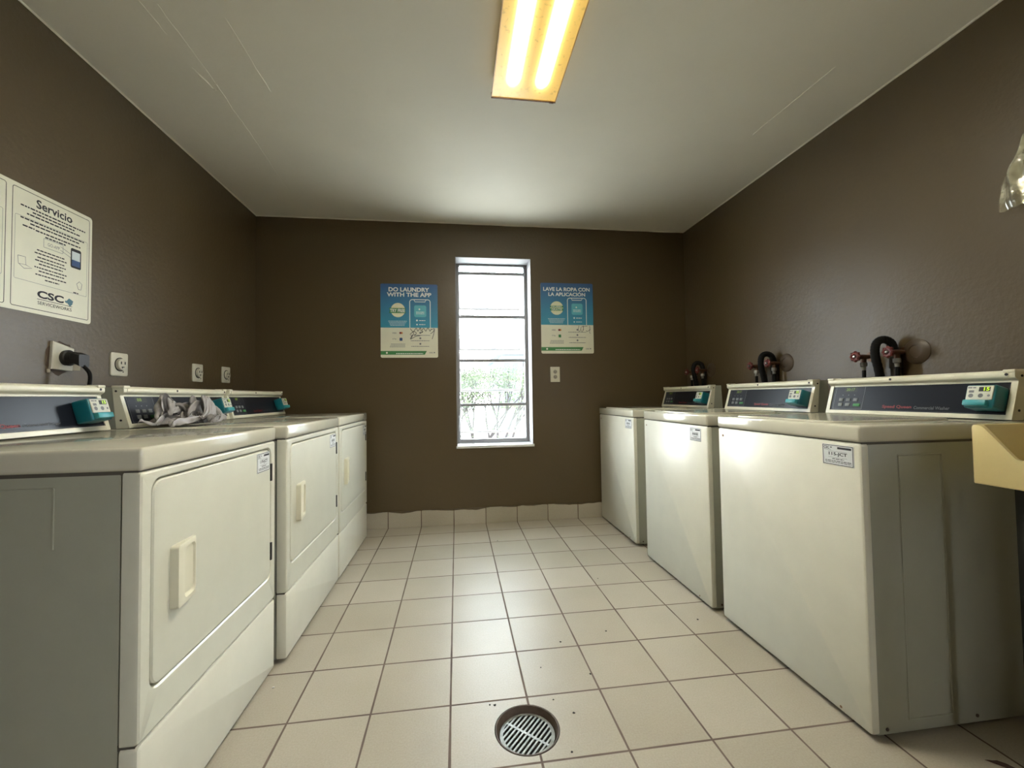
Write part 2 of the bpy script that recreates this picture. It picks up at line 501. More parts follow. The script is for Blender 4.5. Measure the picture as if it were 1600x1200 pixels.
for cx, cy, k in ((.335, 3.253, 6), (.542, 2.355, 3), (-1.075, 1.99, 4), (.9, 1.75, 3), (1.1, 2.2, 3), (1.0, 2.6, 2)):
    for _ in range(k):
        rid.lathe([(.001, 0.0), (rnd.uniform(.003, .008), -.0015), (.0015, -.0025)], (cx + rnd.uniform(-.03, .03), cy + rnd.uniform(-.04, .04), ZC), 'Z', 7)
structure(rid.build('trim_1', M_CEIL)); 
ck = MB()
for x, sgn in ((XL, 1), (XR, -1)):
    P = [V(x + sgn * .002, YF + (YB - YF) * i / 60, ZC - .001) for i in range(61)]
    ck.tube(P, [.0045 + .0045 * abs(noise.noise(V(p.y * 3.1, sgn, 0))) for p in P], 6)
P = [V(XL + (XR - XL) * i / 60, YB - .002, ZC - .001) for i in range(61)]
ck.tube(P, [.004 + .004 * abs(noise.noise(V(p.x * 3.1, 0, 4))) for p in P], 6)
structure(ck.build('trim_2', M_CEIL))

# ------------------------------------------------------------------ window with four awning sashes
def make_window():
    w = empty('window_1', ((WX0 + WX1) / 2, YW, WZ0)); structure(w)
    ox, oy, oz = w.location
    f = lambda p: V(p.x - ox, p.y - oy, p.z - oz)
    t = .004
    m = MB(f)                                          # painted lining of the deep opening
    m.box(WX0, WX0 + t, YB - .004, YO, WZ0, WZ1); m.box(WX1 - t, WX1, YB - .004, YO, WZ0, WZ1)
    m.box(WX0 + t, WX1 - t, YB - .004, YO, WZ1 - t, WZ1)
    m.build('reveal', mat('reveal_grey_paint', S(142, 140, 142), .5), w, smooth=0)
    m = MB(f); m.box(WX0 - .004, WX1 + .008, YB - .012, YW - .02, WZ0 - .008, WZ0 + .012, .003); m.build('sill', M_TRIMW, w)
    m = MB(f); fx0, fx1, fz0, fz1 = WX0 + t, WX1 - t, WZ0 + .012, WZ1 - t
    m.box(fx0, fx0 + .028, YW - .02, YW + .03, fz0, fz1, .003); m.box(fx1 - .028, fx1, YW - .02, YW + .03, fz0, fz1, .003)
    m.box(fx0 + .028, fx1 - .028, YW - .02, YW + .03, fz0, fz0 + .036, .003); m.box(fx0 + .028, fx1 - .028, YW - .02, YW + .03, fz1 - .014, fz1, .003)
    m.build('frame', M_ALU, w)
    m = MB(f); m.box(fx0 + .028, fx1 - .028, YW, YW + .005, 2.088, fz1 - .014); m.build('transom_glass', M_GLASS, w, smooth=0)
    a = math.radians(43)
    L = .352
    hz = [2.076, 1.702, 1.326, .949]
    for i, z in enumerate(hz):
        def g(p, z=z):                                  # sash plane: x, along (down), thickness
            x, s, d = p
            return V(x - ox, YW + .006 + math.sin(a) * s - math.cos(a) * d - oy + .012, z - math.cos(a) * s - math.sin(a) * d - oz)
        x0, x1 = fx0 + .03, fx1 - .03
        m = MB(f); m.box(fx0 + .028, fx1 - .028, YW - .016, YW + .014, z - .012, z + .012, .002); 
        sash = m.build('sash', M_ALU, w)
        m = MB(g)
        m.box(x0, x1, L - .018, L, -.008, .008, .002)
        m.box(x0, x0 + .009, .0, L - .012, -.006, .006, .002); m.box(x1 - .009, x1, .0, L - .012, -.006, .006, .002)
        m.build('sash_frame', M_ALU, sash)
        m = MB(g); m.box(x0 + .009, x1 - .009, .0, L - .012, -.002, .002); m.build('glass', M_GLASS, sash, smooth=0)
        m = MB(f)
        for sx_ in (fx0 + .034, fx1 - .034):
            m.tube([(sx_, YW + .01, z - .13), (sx_, YW + .1, z - .125)], .003, 6)
        m.build('stay_arm', M_ALU, sash)
    m = MB(f); m.tube(smoothpath([(fx0 + .014, YW - .022, .72), (fx0 + .012, YW - .045, .77), (fx0 + .016, YW - .05, .83), (fx0 + .012, YW - .03, .86)]), .006, 8)
    m.box(fx0 + .002, fx0 + .026, YW - .032, YW - .02, .70, .78, .003)
    m.build('crank_handle', M_ALU, w)
make_window()

# ------------------------------------------------------------------ ceiling light
def make_fixture():
    x0, x1, y0, y1, zb = .170, .468, 1.235, 1.845, 2.372
    t = empty('ceiling_light', ((x0 + x1) / 2, (y0 + y1) / 2, ZC))
    tag(t, 'yellowed fluorescent ceiling light with two glowing tubes behind its lens', 'ceiling light')
    cx, cy_, cz = t.location
    f = lambda p: V(p.x - cx, p.y - cy_, p.z - cz)
    m = MB(f)
    m.box(x0 + .01, x1 - .01, y0 + .01, y1 - .01, zb + .02, ZC, .003)
    m.build('housing', mat('fixture_white', S(205, 196, 165), .4), t)
    m = MB(f)
    e = .004
    for a in ((x0, x0 + e, y0, y1), (x1 - e, x1, y0, y1), (x0 + e, x1 - e, y0, y0 + e), (x0 + e, x1 - e, y1 - e, y1)):
        m.box(*a, zb - .002, zb + .006)
    m.build('lens_rim', mat('lens_rim_yellow', S(220, 175, 105), .35), t, smooth=0)
    mt = bpy.data.materials.new('lit_lens'); mt.use_nodes = True
    n, l = mt.node_tree.nodes, mt.node_tree.links
    b = n['Principled BSDF']; b.inputs['Roughness'].default_value = .3; b.inputs['Base Color'].default_value = S(120, 95, 45)
    tx = n.new('ShaderNodeTexCoord'); sp = n.new('ShaderNodeSeparateXYZ'); l.new(tx.outputs['Object'], sp.inputs[0])
    def M_(op, a, b_=None):
        q = n.new('ShaderNodeMath'); q.operation = op
        for i, v in enumerate((a, b_)):
            if v is None: continue
            if isinstance(v, (int, float)): q.inputs[i].default_value = v
            else: l.new(v, q.inputs[i])
        return q.outputs[0]
    # how strongly each tube (length along y, 65 mm either side of the middle) shows through the lens
    ax = M_('ABSOLUTE', M_('SUBTRACT', M_('ABSOLUTE', sp.outputs['X']), .063))
    ey = M_('MULTIPLY', M_('MAXIMUM', M_('SUBTRACT', M_('ABSOLUTE', sp.outputs['Y']), (y1 - y0) / 2 - .13), 0.0), .55)
    dd = M_('SQRT', M_('ADD', M_('MULTIPLY', ax, ax), M_('MULTIPLY', ey, ey)))
    g = M_('POWER', 2.718, M_('MULTIPLY', M_('MULTIPLY', dd, dd), -1 / (2 * .0255 ** 2)))
    cr = n.new('ShaderNodeValToRGB'); l.new(g, cr.inputs[0])
    cr.color_ramp.elements[0].position = 0; cr.color_ramp.elements[0].color = (.80, .50, .115, 1)
    cr.color_ramp.elements[1].position = .95; cr.color_ramp.elements[1].color = (.98, .95, .84, 1)
    e2 = cr.color_ramp.elements.new(.45); e2.color = (1.0, .80, .20, 1)
    dirt = n.new('ShaderNodeTexNoise'); dirt.inputs['Scale'].default_value = 60; dirt.inputs['Detail'].default_value = 4; l.new(tx.outputs['Object'], dirt.inputs['Vector'])
    dm = n.new('ShaderNodeMapRange'); dm.inputs['From Min'].default_value = .28; dm.inputs['From Max'].default_value = .42; dm.inputs['To Min'].default_value = .7; dm.inputs['To Max'].default_value = 1
    l.new(dirt.outputs['Fac'], dm.inputs['Value'])
    st = M_('MULTIPLY', M_('ADD', M_('ADD', M_('MULTIPLY', M_('POWER', g, 7.0), LAMP_STRENGTH), M_('MULTIPLY', g, .9)), .86), dm.outputs[0])
    l.new(cr.outputs[0], b.inputs['Emission Color']); l.new(st, b.inputs['Emission Strength'])
    m = MB(f); m.box(x0 + e, x1 - e, y0 + e, y1 - e, zb, zb + .020)
    m.build('lens', mt, t, smooth=0)
    m = MB(f)
    m.box(x0, x1, y1, y1 + .004, zb - .004, zb + .022); m.box(x1 - .03, x1 - .008, y1 - .002, y1 + .007, zb - .006, zb + .02, .002)
    m.build('end_clip', mat('bronze_strip', S(110, 76, 48), .5), t)
make_fixture()

# ------------------------------------------------------------------ laundry machines
TOPZ = .912
def profile_round(pts, r=.004, n=3):
    out = []
    N = len(pts)
    for i in range(N):
        p, a, b = Vector(pts[i]), Vector(pts[i - 1]), Vector(pts[(i + 1) % N])
        da, db = (a - p), (b - p)
        rr = min(r, da.length * .45, db.length * .45)
        s, e = p + da.normalized() * rr, p + db.normalized() * rr
        for k in range(n + 1):
            t = k / n
            out.append(tuple(s * (1 - t) ** 2 + p * 2 * t * (1 - t) + e * t * t))
    return out

def front_slab(mb, x0, x1, z0, z1, depth, rr=.012, fr=.008):
    """slab whose front face (y=0) has softly rounded edges"""
    L = []
    for ins, y in ((0, depth), (0, fr), (fr * .3, fr * .3), (fr, 0)):
        L.append([(p[0], y, p[1]) for p in rrect(x0 + ins, x1 - ins, z0 + ins, z1 - ins, max(rr - ins, .001), 4)])
    mb.loft(L, True, True)

def console(root, w, cons_y, kind, reader_u):
    """sloping control console; kind is washer or dryer"""
    c0 = cons_y; e = .006
    prof = [(c0, TOPZ + .002), (c0 + .036, 1.040), (c0 + .022, 1.050), (c0 + .022, 1.066), (c0 + .034, 1.073), (c0 + .062, 1.073), (c0 + .046, TOPZ + .002)]
    capp = profile_round(prof, .005)
    m = MB()
    m.prism(capp, e, e + .017, 'X'); m.prism(capp, w - e - .017, w - e, 'X')
    lip = [(c0 + .034, 1.034), (c0 + .036, 1.042), (c0 + .021, 1.050), (c0 + .020, 1.064), (c0 + .032, 1.073), (c0 + .062, 1.073), (c0 + .062, 1.034)]
    m.prism(profile_round(lip, .005), e + .0165, w - e - .0165, 'X')
    bot = [(c0 + .001, TOPZ + .003), (c0 + .005, TOPZ + .019), (c0 + .02, TOPZ + .019), (c0 + .02, TOPZ + .003)]
    m.prism(profile_round(bot, .002), e + .0165, w - e - .0165, 'X')
    m.box(e - .002, e + .03, c0 + .02, c0 + .064, 1.066, 1.076, .003)
    m.box(w - e - .03, w - e + .002, c0 + .02, c0 + .064, 1.066, 1.076, .003)
    m.build('console_frame', M_CREAM, root)
    m = MB()
    bk = [(c0 + .047, TOPZ + .001), (c0 + .061, 1.071), (c0 + .108, 1.071), (c0 + .115, TOPZ + .001)]
    m.prism(bk, e + .003, w - e - .003, 'X')
    m.build('console_back', M_SIDE_SHADE, root)
    m = MB()
    for x in (e - .0005, w - e + .0005):
        for y, z in ((c0 + .03, .945), (c0 + .048, 1.055)):
            m = MB(); m.lathe([(.004, -.001), (.004, .001)], (x, y, z), 'X', 10); m.build('screw', M_BLACK, root)
    m = MB(); m.lathe([(.005, -.001), (.005, .001)], (w * .43, c0 + .0205, 1.060), 'Y', 10); m.build('screw', M_BLACK, root)
    m = MB(); m.lathe([(.0045, -.001), (.0045, .001)], (w - e - .02, c0 + .0205, 1.060), 'Y', 10); m.build('screw', M_BLACK, root)
    # dark control panel, set into the frame
    dy, dz = .034, .118
    ln = math.hypot(dy, dz); ey, ez = dy / ln, dz / ln
    by, bz = c0 + .008, TOPZ + .018
    def fn(u, v, off): return V(u, by + ey * v - ez * off, bz + ez * v + ey * off)
    m = MB(); m.box(e + .016, w - e - .016, -.004, 0, 0, 0)
    m.bm.free(); m = MB(lambda p: fn(p.x, p.z, -p.y))
    m.box(e + .016, w - e - .016, 0, .004, 0, ln - .001)
    m.build('control_panel', M_PANEL, root, smooth=0)
    k0 = .036 if kind == 'washer' else .036
    k1 = .175
    kp = Print(fn, .0004); kp.rect(k0, k1, .006, ln - .008); kp.build('keypad', M_KEYPAD, root)
    ln_ = Print(fn, .0007)
    ln_.frame(k0, k1, .006, ln - .008, .002, .0012)
    ln_.frame(e + .02, w - e - .02, .004, ln - .005, .002, .0006)
    ln_.words(.24, .42, ln - .016, .0035, 5)
    for i in range(3): ln_.disc(.075 + i * .028, .070, .0022, 8)
    ln_.build('panel_print', M_INKG, root)
    d = Print(fn, .0008); d.rect(.078, .140, .084, .107); d.build('display_window', M_BLACK, root)
    d = Print(fn, .0012)
    d.text('20:17' if kind == 'washer' else '88', .088, .128 if kind == 'washer' else .112, .089, .102, .01)
    d.build('display_digits', M_LEDY, root)
    for i in range(3):
        for j in range(2):
            if i == 2 and j == 0: continue
            m = MB(lambda p: fn(p.x, p.z, -p.y)); x = .062 + i * .034
            m.box(x, x + .021, -.0035, 0, .018 + j * .023, .018 + j * .023 + .015, .0015); m.build('key', M_KEY, root)
    m = MB(lambda p: fn(p.x, p.z, -p.y)); m.box(.134, .165, -.0035, 0, .018, .031, .0015); m.build('start_key', M_GREEN, root)
    r = Print(fn, .0009)
    r.text('Speed Queen', .262, .374, .011, .027, .035); r.build('brand_name', M_RED, root)
    r = Print(fn, .0009); r.text('Commercial Washer' if kind == 'washer' else 'Commercial Dryer', .382, .500, .012, .0245, .02); r.build('machine_title', mat('title_grey', S(84, 86, 90), .6), root)
    # card reader: teal housing standing off the panel, grey faceplate, coin/card slot at the foot
    u0, u1 = reader_u; R0, R1 = .004, .088; D = .052
    cr_ = MB(lambda p: fn(p.x, p.z, -p.y))
    cr_.box(u0, u1, -D, 0, R0 + .006, R1, .006, 3)
    rd = cr_.build('card_reader', M_TEAL, root)
    m = MB(lambda p: fn(p.x, p.z, -p.y)); m.box(u0 + .005, u1 - .005, -D - .003, -D + .001, R0 + .032, R1 - .004, .002); m.build('faceplate', M_PLATE, rd)
    m = MB(lambda p: fn(p.x, p.z, -p.y)); m.box(u0 + .006, u1 - .012, -D - .016, -D + .002, R0 + .010, R0 + .03, .004, 2); m.build('card_slot', M_TEALL, rd)
    q = Print(fn, D + .0036); q.rect(u0 + .038, u0 + .068, R1 - .024, R1 - .009); q.build('display_window', M_BLACK, rd)
    q = Print(fn, D + .0040); q.text('15', u0 + .051, u0 + .066, R1 - .022, R1 - .010, .03); q.build('display_digits', M_LED, rd)
    q = Print(fn, D + .0038)
    q.words(u0 + .008, u0 + .03, R1 - .013, .004, 2); q.disc(u0 + .019, R0 + .046, .007, 12); q.disc(u0 + .045, R0 + .046, .007, 12); q.disc(u0 + .066, R0 + .046, .004, 10)
    q.rect(u0 + .012, u0 + .026, R1 - .028, R1 - .020)
    q.build('keypad_print', M_INKG, rd)

def sticker(root, u0, u1, z0, z1, txt, y=0.0):
    m = MB(); m.box(u0, u1, y - .0012, y, z0, z1, .0004, 1); st = m.build('sticker', M_LABEL, root)
    fn = lambda u, v, off: V(u0 + u * (u1 - u0), y - .0012 - off, z0 + v * (z1 - z0))
    p = Print(fn, .0004)
    p.ring([(0.02, .02), (.98, .02), (.98, .98), (.02, .98)], [(.04, .05), (.96, .05), (.96, .95), (.04, .95)])
    p.text('CSC', .06, .24, .78, .91, .03); p.rect(.06, .30, .735, .75); p.disc(.30, .86, .03, 8)
    p.rect(.50, .93, .80, .90)
    p.rect(.2, .8, .665, .675); p.rect(.2, .8, .375, .385)
    if txt: p.text(txt, .22, .80, .43, .63, .03)
    else:
        for k in range(6): p.rect(.24 + k * .09, .24 + k * .09 + .055, .44, .62)
    p.words(.33, .7, .29, .035, 3); p.words(.1, .93, .19, .035, 4); p.words(.1, .93, .12, .03, 5)
    p.build('sticker_print', M_INK, st)

def feet(root, w, d):
    for x in (.05, w - .05):
        for y in (.06, d - .06):
            m = MB(); m.lathe([(.02, 0), (.02, .008), (.008, .01), (.008, .02)], (x, y, 0), 'Z', 14); m.build('foot', M_BLACK, root)

def washer(x, yfar, w, label, st_u, st_txt, rz=-math.pi / 2):
    root = empty('washing_machine', (x, yfar, 0), rz)
    tag(root, label, 'washing machine', 'washing machines along the right wall')
    D = .71
    m = MB()
    m.box(.002, w - .002, .018, D, .014, .855, .004)
    for xs in (0.0, w):                                # shallow pressed ribs on the side panels
        s = -1 if xs == 0 else 1
        for a in (.125, .275):
            m.tube([(xs + (-.002 * s), a, .05), (xs + (-.002 * s), a + (0), .82)], .0028, 6)
        m.tube([(xs - .002 * s, .125, .82), (xs - .002 * s, .275, .82)], .0028, 6)
        m.tube([(xs - .002 * s, .125, .05), (xs - .002 * s, .275, .05)], .0028, 6)
    m.build('cabinet', M_SIDE_SHADE, root)
    m = MB(); front_slab(m, 0, w, .016, .858, .022, .01, .007); m.build('front_panel', M_ENAMW, root)
    m = MB(); m.box(.004, w - .004, .006, D - .004, .852, .864); m.build('seam_shade_strip', M_SEAM, root, smooth=0)  # strip added in the gap under the deck, coloured as its shade
    m = MB(); m.box(-.001, w + .001, -.003, D, .8605, TOPZ, .009, 3)
    m.build('top_deck', M_DECK, root)
    m = MB(); L = []
    for ins, z in ((0, TOPZ - .002), (0, TOPZ + .004), (.003, TOPZ + .007)):
        L.append([(p[0], p[1], z) for p in rrect(.10 + ins, w - .10 - ins, .012 + ins, .46 - ins, .03 - ins, 5)])
    m.loft(L, True, True); m.build('lid', M_DECK, root)
    m = MB()
    for a, z in ((.05, .03), (.36, .035)):
        m = MB(); m.lathe([(.005, -.001), (.005, .001)], (w - .001, a, z), 'X', 8); m.build('screw', M_RUST, root)
    for a, z, r_ in ((w - .1, .03, .004), (.035, .826, .005)):
        m = MB(); m.lathe([(r_, .001), (r_, -.001)], (a, 0, z), 'Y', 8); m.build('rust_spot', mat('rust_spot', S(150, 120, 90), .7), root)
    sticker(root, *st_u, .782, .846, st_txt)
    console(root, w, .545, 'washer', (w - .105, w - .025))
    feet(root, w, D)
    return root

def dryer(x, ynear, w, label, st_u, st_txt, rz=math.pi / 2, lowz=.268):
    root = empty('tumble_dryer', (x, ynear, 0), rz)
    tag(root, label, 'tumble dryer', 'tumble dryers along the left wall')
    D = .71
    m = MB()
    m.box(.003, w - .003, .04, D, .014, .855, .004)
    for xs, s in ((.0025, -1), (w - .0025, 1)):
        for a, b in (((.17, .83), (.60, .83)), ((.17, .83), (.17, .70))):
            m.tube([(xs, a[0], a[1]), (xs, b[0], b[1])], .002, 6)
    m.build('cabinet', M_SIDE_SHADE, root)
    # front panel: a frame around the door opening
    dx0, dx1, dz0, dz1, dr = .040, w - .042, .366, .832, .03
    m = MB(); g = .004
    n_ = 6
    def lp(x0, x1, z0, z1, r, y): return [(p[0], y, p[1]) for p in rrect(x0, x1, z0, z1, r, n_)]
    m.loft([lp(0, w, lowz + .0025, .858, .007, .036), lp(0, w, lowz + .0025, .858, .007, .009), lp(.002, w - .002, lowz + .0045, .856, .007, .003), lp(.006, w - .006, lowz + .0085, .852, .007, 0),
            lp(dx0 - g - .004, dx1 + g + .004, dz0 - g - .004, dz1 + g + .004, dr + .004, 0), lp(dx0 - g, dx1 + g, dz0 - g, dz1 + g, dr, .004), lp(dx0 - g, dx1 + g, dz0 - g, dz1 + g, dr, .022),
            lp(dx0 + .02, dx1 - .02, dz0 + .02, dz1 - .02, dr, .022)])
    m.build('front_panel', M_ENAM, root)
    m = MB(); m.box(.01, w - .01, .024, .05, .28, .85); m.build('door_cavity', M_GAP, root, smooth=0)
    m = MB()
    m.loft([lp(dx0, dx1, dz0, dz1, dr, .021), lp(dx0, dx1, dz0, dz1, dr, .004), lp(dx0 + .003, dx1 - .003, dz0 + .003, dz1 - .003, dr - .003, .0), lp(dx0 + .01, dx1 - .01, dz0 + .01, dz1 - .01, dr - .006, -.0012)], True, True)
    door = m.build('door', M_ENAM, root)
    # pull: raised at the left, scooped out towards the right
    hx0, hx1, hz0, hz1 = dx0 + .055, dx0 + .150, .512, .664
    def hl(i0, i1, j, r, f): return [(p[0], f(p[0]), p[1]) for p in rrect(hx0 + i0, hx1 - i1, hz0 + j, hz1 - j, r, 5)]
    hgt = lambda x: -.001 - .015 * (1 - (x - hx0) / (hx1 - hx0)) ** .8 - .004
    m = MB()
    m.loft([hl(0, 0, 0, .008, lambda x: 0), hl(.002, .001, .001, .008, hgt), hl(.004, .003, .004, .007, lambda x: hgt(x) - .001),
            hl(.030, .006, .013, .014, lambda x: hgt(x) - .001), hl(.034, .008, .017, .013, lambda x: -.0025), hl(.05, .02, .03, .01, lambda x: -.002)], True, True)
    m.build('handle', mat('handle_cream', S(226, 221, 198), .35), door)
    for z in (.745, .455):
        m = MB(); m.box(dx1 + .0005, dx1 + .010, -.004, .012, z - .032, z + .032, .002); m.build('hinge', M_BLACK, root)
    m = MB(); front_slab(m, 0, w, .014, lowz, .036, .010, .009); m.build('lower_panel', M_ENAMW, root)
    m = MB(); m.box(.004, w - .004, .008, .1, lowz - .004, lowz + .008); m.build('seam_shade_strip', M_SEAM, root, smooth=0)  # seam between the front panels, its shade put in as a grey strip
    m = MB(); m.box(.004, w - .004, .008, D - .004, .852, .864); m.build('seam_shade_strip', M_SEAM, root, smooth=0)
    m = MB(); m.box(-.001, w + .001, -.003, D, .8605, TOPZ, .009, 3); m.build('top_deck', M_DECK, root)
    sticker(root, *st_u, .758, .826, st_txt, -.0013)
    console(root, w, .557, 'dryer', (w - .132, w - .05))
    feet(root, w, D)
    return root

W1 = washer(1.180, 1.770, .680, 'white washing machine nearest the camera beside the cream sink', (.548, .657), '115-JCT')
W2 = washer(1.165, 2.498, .668, 'middle white washing machine between the two other washing machines', (.522, .618), None)
W3 = washer(1.180, 3.360, .670, 'far white washing machine closest to the back wall', (.532, .640), None)
D1 = dryer(-.687, 1.020, .685, 'almond tumble dryer nearest the camera at the left edge', (.534, .632), '119-JCT')
D2 = dryer(-.660, 1.742, .716, 'middle almond tumble dryer with a grey garment lying on top', (.557, .661), None, lowz=.262)
D3 = dryer(-.657, 2.474, .716, 'far almond tumble dryer closest to the back wall', (.588, .690), None, lowz=.256)

# ------------------------------------------------------------------ floor drain
def make_drain():
    t = empty('floor_drain', (DRX, DRY, 0)); tag(t, 'round slotted metal floor drain set in the tiles', 'drain')
    m = MB(); m.lathe([(.098, -.001), (.0975, .0008), (.094, .0005), (.090, -.014), (.0848, -.026), (.0848, -.034)], (0, 0, 0), 'Z', 48, cap=False); m.build('rim', M_RUST, t)
    m = MB(); m.lathe([(.086, -.03), (.05, -.1), (.001, -.105)], (0, 0, 0), 'Z', 32, cap=False); m.build('drain_bowl', mat('drain_dark', S(12, 12, 12), .9), t)
    # grate: ring + slats + one cross rib
    m = MB(); zt, zb_ = -.016, -.024; Ri = .074; Ro = .084
    n = 48
    def circ(r, z): return [(r * math.cos(2 * math.pi * k / n), r * math.sin(2 * math.pi * k / n), z) for k in range(n)]
    m.loft([circ(Ri, zb_), circ(Ri, zt), circ(Ro, zt - .001), circ(Ro, zb_ - .002)])
    a = math.radians(48)
    rot = lambda p: V(p.x * math.cos(a) - p.y * math.sin(a), p.x * math.sin(a) + p.y * math.cos(a), p.z)
    m.xf = rot
    for i in range(-6, 7):
        y = i * .0132
        if abs(y) > Ri - .002: continue
        h = math.sqrt(Ri * Ri - y * y) + .003
        m.box(-h, h, y - .0033, y + .0033, zb_, zt, .0008, 1)
    m.box(-.004, .004, -Ri - .002, Ri + .002, zb_, zt + .0002)
    m.xf = None
    m.build('grate', M_STEEL, t)
make_drain()

# ------------------------------------------------------------------ wall sheets and posters
def wall_frame(name, org, udir, out):
    """empty on a wall; returns fn(u, v, off) in the empty's own coordinates"""
    t = empty(name, org)
    ud, od = Vector(udir), Vector(out)
    return t, (lambda u, v, off=0: ud * u + V(0, 0, 1) * v + od * off)

def sheet(t, fn, w, h, r, th, material, name='sheet'):
    m = MB(lambda p: fn(p.x, p.z, p.y))
    m.loft([[(p[0], 0.0005, p[1]) for p in rrect(0, w, 0, h, r, 4)], [(p[0], th, p[1]) for p in rrect(0, w, 0, h, r, 4)]], True, True)
    return m.build(name, material, t, smooth=0)

def grad_mat(name, top, bot, h0, h1):
    m = mat(name, top, .35)
    n, l = m.node_tree.nodes, m.node_tree.links
    sp = n.new('ShaderNodeSeparateXYZ'); l.new(n['Texture Coordinate'].outputs['Object'], sp.inputs[0])
    mr = n.new('ShaderNodeMapRange'); mr.inputs['From Min'].default_value = h0; mr.inputs['From Max'].default_value = h1; l.new(sp.outputs['Z'], mr.inputs['Value'])
    mx = n.new('ShaderNodeMix'); mx.data_type = 'RGBA'; mx.inputs['A'].default_value = bot; mx.inputs['B'].default_value = top
    l.new(mr.outputs[0], mx.inputs['Factor']); l.new(mx.outputs['Result'], n['Principled BSDF'].inputs['Base Color'])
    return m

def poster(x, z, w, h, spanish, label):
    t, f0 = wall_frame('poster', (x, YB, z), (1, 0, 0), (0, -1, 0))
    tag(t, label, 'poster')
    sheet(t, f0, w, h, .012, .003, M_PAPER)
    # artwork laid out in a 680 x 875 grid measured from the top left corner
    fn = lambda u, v, off: f0(u / 680 * w, h - v / 875 * h, off + .003)
    p = Print(fn, .0003)
    r = 16
    pts = [(0, 520), (680, 520), (680, r)] + [(680 - r + r * math.sin(a), r - r * math.cos(a)) for a in (1.2, .8, .4)] + [(680 - r, 0), (r, 0)] + [(r - r * math.sin(a), r - r * math.cos(a)) for a in (.4, .8, 1.2)] + [(0, r)]
    p.poly(pts); p.build('blue_field', grad_mat('poster_blue', S(52, 88, 140), S(58, 142, 172), h * .42, h), t)
    p = Print(fn, .0006)
    if spanish:
        p.text('LAVE LA ROPA CON', 35, 640, 100, 52, .03); p.text('LA APLICACIÓN', 100, 580, 162, 105, .03)
    else:
        p.text('DO LAUNDRY', 95, 580, 92, 40, .035); p.text('WITH THE APP', 75, 605, 152, 102, .035)
    p.build('headline', M_WHITEP, t)
    p = Print(fn, .0006); p.disc(205, 312, 85); badge = p.build('badge', mat('badge_cream', S(226, 224, 190), .4), t)
    p = Print(fn, .0009)
    if spanish: p.rect(120, 290, 282, 306); p.rect(120, 290, 314, 345)
    else: p.poly([(100, 348), (110, 318), (100, 288), (300, 288), (290, 318), (300, 348)])
    p.build('badge_band', M_GREEN, badge)
    p = Print(fn, .0012)
    if spanish: p.text('PRUEBA', 135, 275, 302, 285, .02); p.text('GRATIS', 135, 275, 341, 318, .02)
    else: p.text('TRY FREE', 112, 288, 338, 298, .03)
    p.words(150, 260, 256, 7, 1); p.words(160, 250, 372, 7, 2)
    p.build('badge_text', M_WHITEP, badge)
    p = Print(fn, .0008)
    x0, x1, y0 = 345, 590, 185
    out = [(x0, 520), (x0, y0 + 25), (x0 + 8, y0 + 8), (x0 + 25, y0), (x1 - 25, y0), (x1 - 8, y0 + 8), (x1, y0 + 25), (x1, 520)]
    p.line(out, 9); p.line([(x0 + 50, y0), (x0 + 62, y0 + 26), (x1 - 62, y0 + 26), (x1 - 50, y0)], 8)
    p.disc(430, 433, 11, 10); p.disc(430, 482, 9, 10)
    p.words(455, 530, 430, 8, 6); p.words(455, 530, 478, 8, 7)
    p.build('phone_drawing', M_WHITEP, t)
    p = Print(fn, .0008)
    for k in range(4): p.words(90 + 8 * k, 310 - 9 * k, 440 + k * 17, 7, 10 + k)
    p.build('small_print', M_INKL, t)
    p = Print(fn, .0006); p.rr(397, 542, 253, 393, 20); ic = p.build('app_icon', M_TEALP, t)
    p = Print(fn, .0009); p.disc(460, 300, 10, 10); p.words(420, 520, 330, 9, 3); p.words(420, 520, 350, 7, 4); p.build('icon_print', M_WHITEP, ic)
    p = Print(fn, .0006); p.poly([(0, 840), (0, 796), (545, 796), (520, 840)]); band = p.build('footer_band', M_GREEN, t)
    p = Print(fn, .0009); p.words(180, 500, 822, 9, 9); p.disc(72, 818, 12, 8); p.build('footer_print', M_WHITEP, band)
    p = Print(fn, .0007)
    p.text('VISA', 135, 187, 592, 575, .02)
    p.text('G Pay', 138, 185, 665, 645, .01)
    for k in range(3): p.words(120 - k * 6, 290, 712 + 16 * k, 6, 20 + k)
    for k, yy in enumerate((580, 645, 712)):
        p.disc(468, yy, 12, 10); p.words(350 + k * 5, 585 - k * 5, yy + 26, 7, 30 + k)
    p.text('CSC', 575, 620, 825, 808, .02); p.disc(636, 815, 8, 8)
    p.build('lower_print', M_INKG, t)
    p = Print(fn, .0009); p.disc(232, 583, 13, 12); p.build('card_logo', M_RED, t)
    p = Print(fn, .0008); p.disc(248, 583, 13, 12); p.build('card_logo', mat('ink_orange', S(205, 140, 70), .5), t)
    p = Print(fn, .0008); p.rr(222, 256, 640, 676, 5); p.build('pay_icon', M_BLUE if not spanish else M_GREEN, t)
    # pen scrawl over the corner of the lower half
    p = Print(fn, .0011)
    if spanish:
        sc = [[(490, 530), (480, 580), (500, 600), (515, 560), (518, 540)], [(515, 575), (530, 605), (548, 560), (545, 530), (550, 590)], [(580, 585), (600, 600), (640, 570)], [(628, 530), (634, 560), (628, 610), (640, 625)], [(525, 540), (600, 532)]]
    else:
        sc = [[(350, 530), (385, 570), (420, 525), (440, 560), (470, 520), (480, 560), (510, 525), (535, 560), (560, 520), (585, 560), (600, 530)], [(345, 600), (380, 575), (400, 610), (420, 580), (380, 560)],
              [(360, 650), (380, 600), (350, 655), (420, 620), (470, 615)], [(640, 530), (630, 590), (610, 655)], [(600, 540), (640, 532), (620, 570), (590, 590)], [(470, 590), (500, 560), (490, 580)]]
